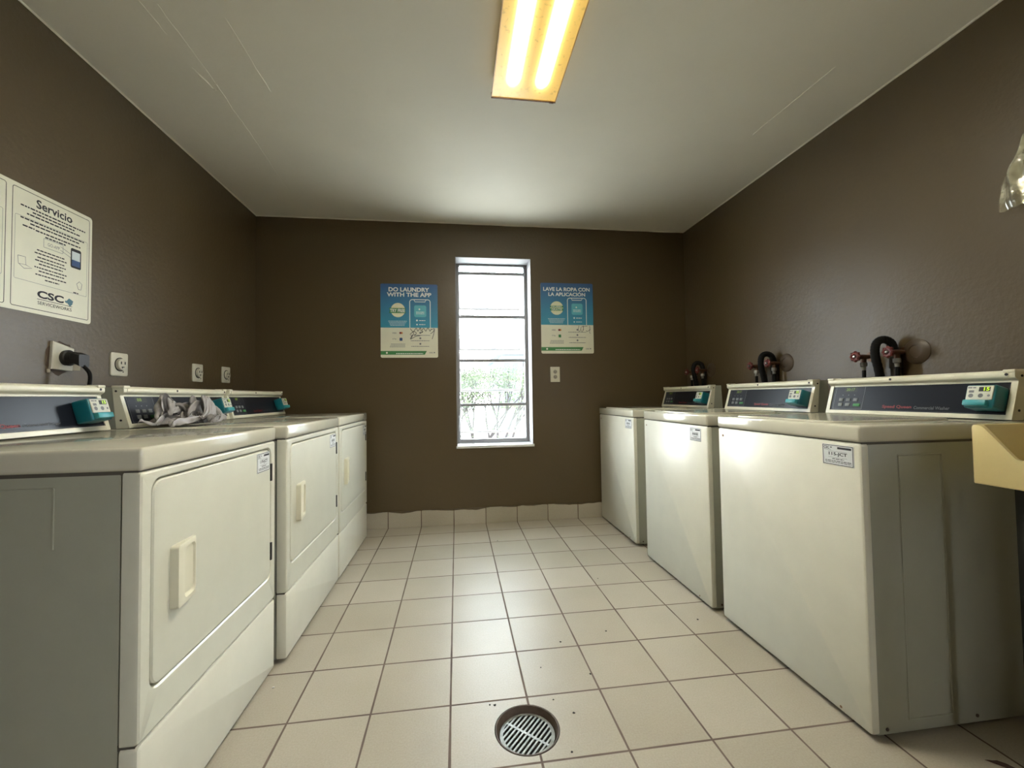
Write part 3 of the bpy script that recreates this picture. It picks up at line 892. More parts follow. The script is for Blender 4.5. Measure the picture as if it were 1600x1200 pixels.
    for s_ in sc:
        q = [(a.x, a.y) for a in smoothpath([(b[0], b[1], 0) for b in s_], 6)]
        p.line(q, 6 if not spanish else 4.5)
    p.build('pen_scrawl', M_INK, t)
    return t
poster(-.589, 1.336, .446, .590, False, 'blue and cream poster reading DO LAUNDRY WITH THE APP left of the window')
poster(.703, 1.368, .450, .592, True, 'blue and cream Spanish poster LAVE LA ROPA CON LA APLICACIÓN right of window')

def instruction_sign():
    W, H = .655, .446
    t, f0 = wall_frame('sign', (XL, 1.293, 1.339), (0, 1, 0), (1, 0, 0))
    tag(t, 'two-page white laundry instruction sign titled Servicio on the left wall', 'sign')
    sheet(t, f0, W, H, .012, .003, M_PAPER, 'sheet')
    p = Print(lambda u, v, off: f0(u, v, off + .003), .0003)
    p.frame(.012, .318, .014, H - .014, .008, .0022); p.frame(.337, .643, .014, H - .014, .008, .0022)
    p.build('border', M_INK, t)
    for k, ox in enumerate((.012, .337)):
        # page grid: width 306 mm, height 418 mm, origin lower left
        fn = lambda u, v, off, ox=ox: f0(ox + u / 1000, .014 + v / 1000, off + .003)
        p = Print(fn, .0004)
        if k == 1:
            p.text('Servicio', 83, 226, 372, 404, .02)
            for x in (97, 225): p.rect(x - 8, x + 3, 381, 383)
        else:
            p.words(83, 226, 378, 18, 1)
        for i, (a, b, y) in enumerate(((28, 285, 358), (70, 240, 346), (50, 262, 334), (28, 280, 314), (62, 258, 302), (36, 78, 288), (82, 268, 286), (118, 200, 274))):
            p.words(a, b, y, 5.2, i + 40)
        for i, (a, b, y) in enumerate(((88, 196, 218), (80, 205, 206), (90, 196, 192), (82, 205, 180), (96, 190, 168), (80, 206, 154), (96, 196, 142), (84, 206, 128), (120, 176, 114), (236, 262, 98))):
            p.words(a, b, y, 4.4, i + 60)
        p.build('body_text', M_INK, t)
        p = Print(fn, .0004)
        p.frame(10, 296, 96, 322, 5, 1.2); p.frame(112, 190, 238, 272, 3, 1.5)
        p.line([(22, 178), (48, 180), (50, 152), (24, 150), (22, 178)], 2); p.line([(50, 152), (72, 146), (44, 138), (26, 150)], 2)
        p.line([(258, 118), (250, 138), (262, 150), (274, 142), (270, 118), (258, 118)], 2.2)
        p.line([(178, 264), (232, 246)], 1.6); p.line([(178, 250), (232, 232)], 1.6)
        p.text('GO-APP', 128, 176, 248, 260, 0)
        p.build('line_drawing', M_INKG, t)
        p = Print(fn, .0005); p.rr(222, 268, 198, 276, 7); ph = p.build('phone_picture', M_INK, t)
        p = Print(fn, .0008); p.rect(227, 263, 230, 264); p.build('phone_screen', M_INKL, ph)
        p = Print(fn, .0008); p.rect(227, 263, 206, 230); p.build('phone_screen', M_BLUE, ph)
        p = Print(fn, .0005); p.text('CSC', 92, 196, 46, 74, .035); p.rect(92, 232, 40, 42); p.text('SERVICEWORKS', 94, 230, 22, 34, .005)
        p.build('company_logo', M_INK, t)
        p = Print(fn, .0006); p.poly([(206, 58), (218, 72), (236, 64), (232, 50), (222, 40)]); p.poly([(212, 50), (204, 62), (200, 54)]); p.build('globe_logo', mat('globe_teal', S(70, 110, 125), .5), t)
instruction_sign()

# ------------------------------------------------------------------ sockets and outlet
def dryer_socket(y, z, plug, label):
    t, f0 = wall_frame('dryer_socket', (XL, y, z), (0, 1, 0), (1, 0, 0))
    tag(t, label, 'electrical socket', None if plug else 'round dryer sockets on the left wall')
    loc = lambda p: f0(p.x, p.z, -p.y)
    s = .048
    m = MB(loc)
    m.loft([[(p[0], -.0, p[1]) for p in rrect(-s, s, -.052, .052, .008, 4)], [(p[0], -.005, p[1]) for p in rrect(-s, s, -.052, .052, .008, 4)], [(p[0], -.007, p[1]) for p in rrect(-s + .004, s - .004, -.048, .048, .006, 4)]], True, True)
    m.build('cover_plate', M_SOCK, t)
    m = MB(loc); m.lathe([(.031, -.006), (.031, -.0085), (.027, -.0085), (.027, -.006)], (0, 0, 0), 'Y', 28, cap=False); m.build('dark_ring', M_GAP, t)
    m = MB(loc); m.lathe([(.026, -.004), (.026, -.018), (.024, -.020)], (0, 0, 0), 'Y', 28); m.build('socket_face', M_SOCK, t)
    m = MB(loc)
    for a in (35, 145):
        c, q = math.cos(math.radians(a)), math.sin(math.radians(a))
        m.box(c * .013 - .0025, c * .013 + .0025, -.0212, -.0195, q * .011 - .006, q * .011 + .006)
    m.box(-.008, .006, -.0212, -.0195, -.014, -.010); m.box(-.0065, -.003, -.0212, -.0195, -.018, -.010)
    m.lathe([(.0028, -.0195), (.0028, -.0212)], (0, 0, -.034), 'Y', 8)
    m.build('slot', M_BLACK, t)
    return t
dryer_socket(2.099, 1.184, False, 'round dryer socket on the left wall directly right of the plugged-in one')
dryer_socket(2.676, 1.180, False, 'round dryer socket on the left wall behind the grey garment')
dryer_socket(2.980, 1.185, False, 'rightmost round dryer socket on the left wall nearest the room corner')

def plugged_socket():
    y, z = 1.822, 1.188
    t, f0 = wall_frame('dryer_socket', (XL, y, z), (0, 1, 0), (1, 0, 0))
    tag(t, 'loose socket plate over broken plaster with a black plug in it', 'electrical socket')
    loc = lambda p: f0(p.x, p.z, -p.y)
    m = MB(loc); rnd = random.Random(5)
    ring = [(math.cos(2 * math.pi * k / 26) * (.062 + rnd.uniform(-.008, .008)), math.sin(2 * math.pi * k / 26) * (.064 + rnd.uniform(-.008, .008))) for k in range(26)]
    m.loft([[(a, 0, b) for a, b in ring], [(a * .93, -.0015, b * .93) for a, b in ring]], True, True); m.build('plaster_patch', mat('dark_plaster', S(66, 52, 40), .8, var=(.15, 50)), t)
    m = MB(loc); pl = [(-.050, -.046), (.038, -.05), (.044, .040), (-.044, .060)]
    m.loft([[(a, -.001, b) for a, b in pl], [(a, -.010, b) for a, b in pl], [(a * .95, -.012, b * .95) for a, b in pl]], True, True); m.build('cover_plate', M_SOCK, t)
    m = MB(loc); m.box(-.060, -.046, -.006, 0, -.060, -.046, .002); m.build('plaster_chip', M_PLASTER, t)
    m = MB(loc); m.box(.046, .084, -.0012, 0, -.045, .03, .0004); m.build('paint_patch', M_PLASTER, t)
    return t
plugged_socket()
def power_plug():
    t = empty('power_plug', (XL + .012, 1.830, 1.188)); tag(t, 'black dryer plug and cord hanging down behind the nearest dryer', 'plug')
    m = MB(); m.lathe([(.030, 0), (.031, .012), (.026, .014), (.024, .03)], (0, 0, 0), 'X', 22)
    m.loft([[(x, yy, zz) for yy, zz in rrect(-.020, .028, -.024, .022, .008, 4)] for x in (.02, .040)] + [[(.054, yy, zz) for yy, zz in rrect(-.012, .034, -.034, .014, .006, 4)]], True, True)
    m.build('plug_body', M_BLACK, t)
    m = MB(); m.tube(smoothpath([(.046, .012, -.026), (.068, .018, -.06), (.072, .012, -.11), (.085, -.02, -.17), (.09, -.06, -.28), (.085, -.08, -.45)]), .0065, 10); m.build('cord', M_RUBBER, t)
power_plug()

def wall_outlet():
    t, f0 = wall_frame('wall_outlet', (.815, YB, 1.194), (1, 0, 0), (0, -1, 0)); tag(t, 'small ivory double outlet on the back wall below the right poster', 'electrical outlet')
    loc = lambda p: f0(p.x, p.z, -p.y)
    m = MB(loc); m.box(-.040, .040, -.006, 0, -.063, .063, .003); m.build('cover_plate', M_OUTLET, t)
    for z in (-.021, .021):
        m = MB(loc); m.lathe([(.0165, -.005), (.0165, -.009)], (0, 0, z), 'Y', 20); r = m.build('receptacle', mat('receptacle_grey', S(150, 142, 130), .5), t)
        m = MB(loc); m.box(-.008, -.0055, -.0096, -.0085, z - .004, z + .006); m.box(.0055, .008, -.0096, -.0085, z - .004, z + .006); m.lathe([(.0026, -.0085), (.0026, -.0096)], (0, 0, z - .009), 'Y', 8); m.build('slot', M_BLACK, r)
wall_outlet()

# ------------------------------------------------------------------ water valves, supply hoses and drain hoses on the right wall
def valve(y, z, label):
    t = empty('water_valve', (XR, y, z)); tag(t, label, 'water valve', 'washer water valves on the right wall')
    m = MB()
    m.lathe([(.026, 0), (.024, -.005), (.010, -.007)], (0, 0, 0), 'X', 20)
    m.tube([(-.004, 0, 0), (-.045, 0, -.002), (-.085, 0, 0)], [.009, .0125, .009], 12)
    m.tube([(-.045, 0, -.002), (-.046, 0, -.03)], .011, 12)
    m.build('valve_body', M_BRASS, t)
    m = MB(); n = 40
    loops = []
    for x, s in ((-.082, .8), (-.086, 1), (-.094, 1), (-.098, .78), (-.096, .45), (-.090, .35)):
        loops.append([(x, s * (.0245 + .0028 * math.cos(8 * 2 * math.pi * k / n)) * math.cos(2 * math.pi * k / n), s * (.0245 + .0028 * math.cos(8 * 2 * math.pi * k / n)) * math.sin(2 * math.pi * k / n)) for k in range(n)])
    m.loft(loops, True, True); m.build('handwheel', M_REDW, t)
    m = MB(); m.lathe([(.006, -.088), (.006, -.1), (.003, -.102)], (0, 0, 0), 'X', 10); m.build('handwheel_screw', M_CHROME, t)
def supply_hose(y, z, y2, label):
    t = empty('supply_hose', (XR - .046, y, z - .03)); tag(t, label, 'hose', 'washer supply hoses on the right wall')
    m = MB(); m.lathe([(.013, .004), (.0145, 0), (.0145, -.014), (.009, -.017), (.009, -.034)], (0, 0, 0), 'Z', 10); m.build('coupling', M_CHROME, t)
    m = MB(); m.tube(smoothpath([(0, 0, -.030), (.001, .0, -.10), (.004, (y2 - y) * .6, -.2), (.0, y2 - y, -.42)]), .0085, 10); m.build('hose_tube', M_RUBBER, t)
def drain_hose(y, z, label):
    t = empty('drain_hose', (XR - .055, y, z)); tag(t, label, 'hose', 'washer drain hoses on the right wall')
    m = MB()
    path = smoothpath([(.02, .0, -.55), (.006, .006, -.25), (-.014, .012, -.10), (-.030, .014, -.02), (-.026, .010, .032), (-.002, .0, .050), (.024, -.012, .035), (.034, -.02, -.01)], 8)
    m.tube(path, [.0165 + (.0012 if i % 2 else 0) for i in range(len(path))], 14); m.build('hose_tube', M_RUBBER, t)
    m = MB(); m.lathe([(.021, .012), (.023, .008), (.023, -.07), (.019, -.074)], (.034, -.022, -.012), 'Z', 16); m.build('standpipe_cuff', mat('grey_brown_pvc', S(42, 35, 29), .5), t)
    m = MB(); m.lathe([(.019, .0), (.019, -.5)], (.034, -.022, -.08), 'Z', 14); m.build('standpipe', mat('grey_brown_pvc', S(42, 35, 29), .5), t)
def escutcheon(y, z, label):
    m = MB(); m.lathe([(.055, 0), (.055, -.002), (.047, -.008), (.028, -.011), (.026, -.006)], (0, 0, 0), 'X', 30)
    o = m.build('escutcheon', mat('escutcheon_brown', S(72, 58, 42), .45), None); o.location = (XR, y, z); tag(o, label, 'pipe cover', 'round pipe covers on the right wall')
for y, z, which in ((1.700, 1.180, 'nearest the sink'), (2.425, 1.190, 'behind the middle washing machine'), (3.180, 1.196, 'nearest the back wall')):
    valve(y + .065, z, 'red-wheeled water valve on the left of the pair %s' % which)
    valve(y - .088, z + .006, 'red-wheeled water valve on the right of the pair %s' % which)
    supply_hose(y + .065, z - .002, y + .055, 'thin black supply hose under the left valve of the pair %s' % which)
    supply_hose(y - .088, z + .004, y - .092, 'thin black supply hose under the right valve of the pair %s' % which)
    drain_hose(y - .040, z + .018, 'thick black hooked drain hose between the valves %s' % which)
    escutcheon(y - .135, z + .004, 'round brown pipe cover on the wall right of the valves %s' % which)

# ------------------------------------------------------------------ utility sink at the right edge
def make_sink():
    x0, x1, y1, y0 = 1.428, XR - .03, .995, .36
    zb_, zt, zl = .752, .916, .828
    t = empty('utility_sink', (x0, y1, 0)); tag(t, 'cream enamel utility sink with lowered front rim at the right edge', 'sink')
    f = lambda p: V(p.x - x0, p.y - y1, p.z)
    th = .012
    m = MB(f)
    # front wall with lowered middle
    prof = [(y1 - .001, zb_), (y1, zb_ + .002), (y1, zt), (y1 - .022, zt), (y1 - .092, zl), (y0 + .092, zl), (y0 + .022, zt), (y0, zt), (y0, zb_ + .002), (y0 + .001, zb_)]
    pr = profile_round(prof, .009, 4)
    ins = .004
    cy_, cz_ = (y0 + y1) / 2, (zb_ + zt) / 2
    sh = lambda P, k: [((a - cy_) * (1 - k / .3) + cy_, (b - cz_) * (1 - k / .08) + cz_) for a, b in P]
    m.loft([[(x0 + .004, a, b) for a, b in pr], [(x0 + th, a, b) for a, b in pr]], False, True)
    m.loft([[(x0, a, b) for a, b in sh(pr, .003)], [(x0 + .0012, a, b) for a, b in sh(pr, .001)], [(x0 + .004, a, b) for a, b in pr]], True, False)
    m.box(x0 + th - .002, x1, y1 - th, y1, zb_, zt, .004); m.box(x0 + th - .002, x1, y0, y0 + th, zb_, zt, .004)
    m.box(x1 - th, x1, y0 + th, y1 - th, zb_, zt + .12, .004)
    m.box(x0 + th - .002, x1 - th, y0 + th, y1 - th, zb_, zb_ + .018)
    m.build('basin', M_SINK, t)
    m = MB(f); m.tube([(x0 + .30, .70, zb_), (x0 + .30, .70, .0)], .022, 16); m.build('drain_pipe', M_BLACK, t)
    for x, y in ((x0 + .075, y0 + .06), (x0 + .075, y1 - .055)):
        m = MB(f); m.box(x - .008, x + .014, y - .012, y + .012, 0, zb_, .002); m.build('leg', M_BLACK, t)
    m = MB(f); m.tube(smoothpath([(x1, .66, 1.14), (x1 - .05, .66, 1.16), (x1 - .14, .66, 1.15), (x1 - .17, .66, 1.10)]), .010, 10)
    m.lathe([(.02, 0), (.02, -.02)], (x1, .60, 1.14), 'X', 14); m.lathe([(.02, 0), (.02, -.02)], (x1, .72, 1.14), 'X', 14)
    m.build('faucet', M_CHROME, t)
make_sink()

# ------------------------------------------------------------------ clear bag on the right wall
def make_bag():
    bx, by, bz = XR - .006, 1.155, 1.90
    t = empty('plastic_bag', (bx, by, bz)); tag(t, 'crumpled clear plastic bag hanging on the right wall at picture edge', 'plastic bag')
    m = MB(); NU, NV = 26, 30
    def surf(side):
        rows = []
        for j in range(NV + 1):
            v = j / NV
            zz = .03 - v * .275
            wid = .016 + .078 * min(1, v * 1.5) ** .9
            row = []
            for i in range(NU + 1):
                u = i / NU * 2 - 1
                yy = u * wid - .02 * (1 - v)
                bulge = (1 - u * u) * (.010 + .028 * math.sin(math.pi * min(1, v * .95)))
                fold = .007 * math.sin(u * 9 + 3 * v + side) + .012 * (noise.noise(V(u * 2.3, v * 5, side * 3)))
                xx = -.018 - (bulge + fold if side else -bulge * .25 + fold * .2) - .004
                row.append((min(xx, -.002), yy, zz + .01 * noise.noise(V(u * 4, v * 2, 7 + side))))
            rows.append(row)
        return rows
    for side in (0, 1):
        m.loft(surf(side), close=False)
    m.build('film', M_FILM, t, smooth=25)
    m = MB(); m.lathe([(.008, 0), (.008, -.004), (.002, -.006), (.002, -.03)], (.006, -.02, .018), 'X', 10); m.build('hook', M_CHROME, t)
make_bag()

# ------------------------------------------------------------------ crumpled grey garment on the middle dryer
# points across the folds of the garment in millimetres: depth, along, height; 84 points in each of 50 rows
FOLDS = [
    2, -284, 6, 10, -281, 37, 9, -252, 33, 7, -224, 30, 10, -203, 14, 7, -185, 31, 8, -169, 44, 7, -153, 48, 6, -148, 65, 2, -150, 68, 0, -150, 79, -4, -148, 83, -5, -145, 98, -7, -137, 114, -13, -127, 102, -16, -118, 120, -21, -105, 133, -26, -88, 133, -32, -71, 132, -37, -54, 126, -42, -37, 119,
    -47, -20, 113, -51, -5, 108, -54, 7, 103, -57, 19, 98, -58, 29, 95, -58, 39, 92, -57, 48, 91, -55, 58, 91, -53, 69, 94, -50, 80, 96, -44, 90, 96, -40, 99, 82, -33, 107, 79, -31, 126, 88, -23, 130, 93, -25, 148, 88, -21, 160, 99, -16, 153, 109, -11, 152, 118, -15, 163, 116, -15, 168, 105,
    -16, 175, 99, -16, 183, 96, -14, 186, 89, -11, 185, 83, -9, 189, 75, -5, 187, 70, -3, 177, 67, -3, 189, 61, 0, 177, 57, -2, 163, 50, -2, 156, 36, -4, 172, 32, -7, 182, 36, -8, 182, 24, -7, 194, 32, -2, 196, 38, 2, 203, 36, 6, 203, 33, 9, 195, 34, 5, 197, 32, 6, 187, 33,
    7, 188, 43, 11, 198, 43, 16, 193, 46, 15, 177, 37, 17, 165, 29, 14, 182, 22, 13, 166, 16, 12, 148, 14, 11, 152, 30, 6, 148, 36, 9, 145, 48, 7, 152, 39, 4, 156, 49, 1, 160, 57, 3, 168, 61, 2, 165, 52, 3, 160, 44, 6, 160, 35, 7, 167, 27, 12, 155, 29, 19, 159, 25,
    8, -271, 48, 4, -250, 24, 5, -224, 11, 6, -199, 5, 7, -178, 18, 7, -162, 33, 2, -158, 43, 2, -156, 60, 4, -146, 57, 4, -145, 69, -1, -145, 74, -2, -138, 89, -7, -131, 99, -14, -139, 102, -19, -129, 123, -26, -111, 130, -31, -95, 126, -37, -78, 131, -43, -61, 124, -48, -43, 117, -53, -27, 109,
    -57, -11, 102, -61, 2, 100, -64, 14, 96, -66, 24, 92, -66, 33, 88, -65, 41, 86, -62, 49, 84, -59, 58, 83, -55, 69, 86, -52, 82, 92, -46, 93, 96, -40, 103, 88, -34, 110, 74, -29, 120, 88, -24, 131, 99, -22, 147, 88, -19, 161, 97, -15, 160, 107, -10, 154, 114, -12, 167, 117, -15, 172, 110,
    -13, 177, 102, -15, 187, 102, -12, 190, 96, -9, 191, 89, -5, 190, 80, 0, 186, 73, 3, 180, 65, -5, 181, 65, -3, 177, 53, -3, 170, 43, -7, 157, 33, -7, 171, 30, -9, 185, 32, -9, 186, 20, -7, 188, 31, -2, 192, 33, 2, 196, 33, 4, 202, 27, 7, 203, 33, 9, 201, 38, 11, 190, 37,
    12, 184, 31, 14, 184, 43, 19, 184, 36, 20, 169, 34, 19, 176, 20, 17, 162, 18, 16, 150, 18, 13, 139, 27, 7, 141, 32, 8, 141, 46, 4, 146, 44, 8, 152, 47, 4, 150, 53, 3, 157, 59, 5, 166, 60, 5, 169, 51, 5, 171, 42, 10, 175, 33, 14, 163, 34, 21, 152, 32, 28, 163, 36,
    0, -245, 34, 2, -221, 22, 1, -199, 6, 2, -177, 13, 4, -160, 21, 5, -148, 35, 2, -148, 49, -1, -154, 57, 1, -145, 57, 2, -136, 63, -2, -131, 76, -8, -128, 86, -16, -133, 93, -22, -124, 108, -30, -120, 127, -37, -101, 126, -43, -82, 122, -47, -63, 109, -54, -48, 108, -60, -32, 105, -65, -17, 102,
    -69, -4, 93, -71, 7, 84, -74, 17, 86, -75, 27, 83, -74, 36, 83, -72, 44, 79, -68, 52, 80, -64, 60, 81, -58, 69, 78, -54, 82, 84, -49, 97, 94, -41, 106, 92, -36, 117, 75, -28, 120, 79, -22, 124, 96, -19, 141, 92, -18, 158, 91, -14, 163, 100, -11, 152, 106, -12, 163, 109, -11, 172, 114,
    -11, 177, 110, -10, 182, 103, -8, 184, 97, -5, 183, 88, -1, 182, 82, 2, 171, 75, 0, 167, 64, -6, 169, 57, -8, 173, 46, -8, 160, 40, -7, 173, 36, -12, 175, 33, -14, 188, 27, -11, 197, 23, -5, 190, 24, -2, 192, 25, 2, 191, 29, 5, 196, 24, 9, 199, 28, 11, 200, 32, 12, 189, 28,
    16, 191, 32, 14, 183, 29, 18, 175, 23, 22, 184, 31, 20, 166, 28, 20, 152, 19, 16, 148, 29, 11, 148, 32, 11, 135, 38, 6, 133, 42, 4, 141, 52, 8, 147, 54, 5, 148, 58, 6, 156, 63, 5, 158, 55, 7, 158, 42, 11, 163, 40, 18, 171, 43, 24, 160, 42, 31, 165, 31, 39, 171, 36,
    -4, -222, 19, -2, -201, 7, -1, -184, 23, 1, -169, 31, 1, -154, 29, 2, -141, 34, 1, -142, 46, -3, -150, 53, -2, -138, 56, -4, -141, 69, -11, -133, 74, -18, -127, 82, -26, -124, 97, -34, -122, 117, -38, -99, 105, -44, -80, 104, -53, -65, 99, -59, -48, 93, -64, -29, 87, -68, -12, 81, -76, -9, 83,
    -80, 3, 80, -81, 15, 72, -81, 24, 66, -81, 32, 64, -80, 41, 67, -79, 47, 75, -74, 53, 72, -68, 59, 72, -63, 71, 77, -56, 82, 75, -51, 97, 86, -45, 109, 94, -37, 117, 84, -30, 128, 75, -23, 122, 84, -18, 131, 96, -19, 149, 98, -13, 155, 94, -10, 160, 98, -7, 160, 107, -7, 168, 102,
    -10, 169, 99, -11, 173, 92, -11, 176, 79, -7, 173, 72, -4, 166, 77, -5, 169, 66, -7, 153, 55, -9, 155, 40, -14, 160, 34, -12, 175, 40, -10, 186, 42, -15, 190, 40, -12, 199, 35, -8, 200, 33, -4, 203, 26, -1, 201, 22, 3, 193, 21, 6, 190, 21, 9, 194, 25, 12, 201, 26, 14, 198, 35,
    15, 189, 23, 19, 184, 29, 20, 182, 20, 24, 175, 28, 24, 162, 28, 18, 155, 25, 16, 141, 27, 13, 148, 36, 12, 136, 43, 8, 135, 49, 5, 136, 57, 8, 143, 62, 10, 154, 58, 11, 162, 54, 11, 160, 46, 15, 154, 36, 20, 158, 38, 26, 158, 51, 34, 169, 44, 43, 172, 36, 50, 158, 31,
    -6, -202, 14, -3, -184, 7, -2, -171, 25, -1, -163, 40, -2, -153, 31, 0, -148, 39, -3, -139, 39, -7, -139, 47, -7, -150, 66, -12, -148, 78, -20, -140, 81, -28, -135, 92, -38, -126, 104, -42, -104, 93, -48, -82, 88, -53, -59, 79, -60, -41, 73, -68, -27, 69, -72, -9, 63, -80, -9, 65, -86, -1, 67,
    -89, 10, 65, -91, 20, 62, -89, 28, 54, -88, 36, 57, -86, 36, 67, -84, 48, 66, -79, 56, 67, -72, 63, 69, -65, 69, 68, -60, 84, 74, -53, 95, 77, -48, 111, 88, -41, 120, 92, -35, 128, 80, -28, 129, 83, -20, 131, 82, -15, 138, 91, -16, 145, 103, -11, 143, 101, -7, 145, 98, -5, 152, 94,
    -4, 157, 90, -4, 165, 84, -5, 158, 79, -7, 149, 66, -9, 152, 58, -11, 163, 50, -13, 175, 47, -18, 161, 49, -18, 175, 47, -17, 190, 49, -14, 201, 52, -10, 205, 48, -6, 206, 44, -3, 209, 39, 0, 209, 34, 3, 209, 27, 4, 204, 20, 5, 194, 16, 9, 191, 20, 13, 193, 25, 16, 202, 31,
    18, 193, 27, 22, 182, 27, 23, 176, 17, 23, 169, 29, 24, 159, 22, 20, 154, 29, 19, 141, 25, 16, 146, 35, 15, 143, 44, 12, 133, 48, 10, 131, 56, 12, 141, 56, 16, 145, 58, 13, 141, 49, 18, 145, 52, 23, 152, 53, 29, 151, 46, 37, 154, 44, 45, 160, 42, 49, 144, 27, 56, 131, 32,
    -8, -188, 16, -5, -173, 10, -2, -163, 20, -4, -163, 38, -2, -156, 43, -5, -150, 38, -8, -147, 46, -9, -154, 62, -16, -148, 64, -23, -152, 77, -32, -145, 85, -41, -132, 89, -46, -107, 85, -53, -86, 87, -58, -63, 76, -63, -42, 58, -69, -23, 51, -76, -9, 47, -83, -3, 52, -86, 13, 53, -92, 13, 47,
    -91, 23, 43, -94, 29, 42, -96, 35, 46, -95, 32, 57, -92, 39, 61, -86, 42, 55, -82, 52, 58, -75, 60, 60, -68, 71, 64, -61, 80, 65, -56, 97, 73, -49, 108, 78, -45, 122, 88, -38, 131, 91, -33, 135, 80, -27, 137, 77, -22, 135, 86, -18, 142, 86, -15, 151, 86, -14, 139, 84, -13, 147, 83,
    -13, 155, 77, -12, 163, 71, -14, 158, 62, -18, 146, 63, -20, 156, 53, -19, 173, 59, -17, 173, 72, -14, 184, 69, -15, 196, 66, -10, 201, 66, -6, 198, 63, -2, 199, 58, 1, 199, 53, 4, 201, 47, 5, 207, 43, 7, 209, 35, 8, 208, 25, 9, 198, 20, 9, 190, 12, 13, 189, 20, 17, 196, 24,
    20, 193, 35, 24, 185, 27, 25, 176, 19, 22, 166, 22, 22, 155, 21, 23, 152, 31, 19, 148, 26, 18, 140, 30, 15, 139, 33, 15, 129, 36, 14, 124, 45, 18, 125, 53, 18, 132, 43, 21, 140, 47, 28, 143, 47, 34, 149, 43, 39, 157, 28, 46, 156, 25, 44, 133, 30, 52, 118, 36, 59, 101, 34,
    -9, -178, 16, -5, -172, 21, -4, -160, 18, -4, -155, 29, -7, -154, 38, -11, -154, 46, -13, -163, 55, -18, -151, 56, -26, -156, 63, -34, -145, 68, -42, -129, 69, -50, -112, 69, -57, -90, 73, -63, -69, 74, -68, -46, 56, -72, -28, 39, -80, -15, 39, -85, -1, 38, -86, 18, 37, -91, 10, 32, -93, 20, 26,
    -96, 18, 34, -100, 23, 36, -101, 29, 44, -99, 36, 50, -96, 41, 59, -90, 45, 60, -84, 56, 53, -77, 62, 55, -70, 71, 57, -63, 82, 60, -57, 92, 65, -53, 110, 72, -47, 120, 77, -43, 133, 85, -38, 141, 89, -32, 141, 89, -28, 150, 84, -25, 142, 77, -24, 150, 82, -22, 143, 75, -22, 144, 68,
    -21, 149, 62, -21, 152, 73, -20, 160, 81, -22, 171, 75, -23, 183, 68, -19, 186, 81, -15, 191, 88, -11, 197, 88, -6, 201, 86, -1, 203, 83, 2, 205, 76, 6, 206, 71, 8, 205, 65, 10, 203, 58, 12, 202, 50, 12, 209, 44, 13, 209, 33, 12, 205, 21, 12, 196, 13, 13, 182, 16, 17, 190, 19,
    21, 195, 28, 25, 183, 35, 27, 176, 25, 24, 165, 24, 24, 154, 20, 21, 148, 23, 21, 139, 26, 21, 143, 38, 19, 146, 44, 21, 137, 36, 21, 125, 36, 23, 135, 38, 26, 143, 42, 30, 154, 37, 33, 156, 23, 40, 156, 18, 48, 146, 14, 47, 125, 20, 50, 109, 25, 58, 99, 27, 62, 78, 24,
    -9, -171, 11, -8, -173, 25, -7, -165, 29, -10, -156, 29, -12, -165, 36, -17, -165, 40, -23, -158, 46, -29, -148, 52, -32, -131, 65, -41, -122, 56, -47, -102, 60, -53, -82, 72, -60, -61, 62, -66, -51, 40, -74, -35, 30, -81, -18, 25, -86, 0, 24, -85, 18, 25, -91, 10, 22, -96, 12, 16, -100, 18, 21,
    -98, 26, 24, -97, 31, 30, -101, 32, 34, -101, 39, 42, -98, 48, 54, -93, 49, 62, -85, 55, 61, -79, 65, 59, -72, 76, 56, -65, 86, 57, -58, 95, 60, -53, 105, 64, -49, 119, 70, -45, 129, 74, -43, 139, 79, -37, 138, 79, -34, 148, 83, -32, 154, 80, -31, 156, 72, -28, 161, 77, -30, 159, 67,
    -28, 167, 72, -28, 171, 84, -27, 180, 90, -25, 190, 90, -22, 202, 91, -17, 212, 87, -12, 217, 82, -8, 221, 75, -4, 221, 68, -1, 228, 70, 3, 231, 66, 7, 230, 64, 10, 228, 62, 13, 222, 59, 16, 216, 57, 18, 206, 52, 17, 208, 40, 16, 209, 27, 15, 199, 22, 14, 188, 12, 18, 184, 20,
    23, 193, 22, 26, 191, 34, 27, 178, 32, 28, 168, 29, 26, 165, 20, 25, 154, 24, 26, 144, 25, 25, 152, 33, 23, 144, 31, 27, 139, 29, 30, 129, 32, 33, 139, 40, 37, 141, 34, 40, 150, 21, 42, 147, 6, 48, 136, 6, 53, 120, 11, 53, 101, 19, 61, 97, 15, 66, 84, 17, 70, 67, 19,
    -9, -165, 7, -9, -163, 19, -12, -167, 19, -16, -163, 24, -17, -150, 31, -25, -151, 31, -30, -139, 37, -31, -121, 55, -39, -109, 51, -45, -95, 67, -51, -75, 63, -60, -66, 50, -63, -42, 40, -70, -27, 32, -77, -16, 18, -84, 0, 16, -85, 18, 17, -91, 10, 15, -93, 22, 19, -97, 20, 8, -100, 25, 13,
    -102, 29, 24, -99, 37, 27, -98, 35, 37, -100, 47, 37, -98, 53, 48, -93, 55, 62, -87, 61, 60, -80, 72, 58, -73, 83, 58, -66, 92, 58, -60, 101, 59, -54, 111, 61, -49, 117, 62, -45, 126, 66, -42, 136, 69, -40, 145, 71, -36, 138, 71, -38, 147, 74, -38, 154, 81, -38, 161, 83, -36, 171, 83,
    -34, 184, 81, -32, 194, 79, -29, 203, 78, -25, 213, 75, -21, 221, 72, -16, 226, 66, -11, 226, 58, -7, 234, 53, -5, 243, 55, -1, 243, 49, 2, 243, 46, 5, 241, 43, 9, 238, 43, 13, 237, 46, 16, 231, 47, 20, 221, 50, 22, 209, 49, 20, 206, 35, 19, 205, 21, 17, 194, 13, 16, 178, 12,
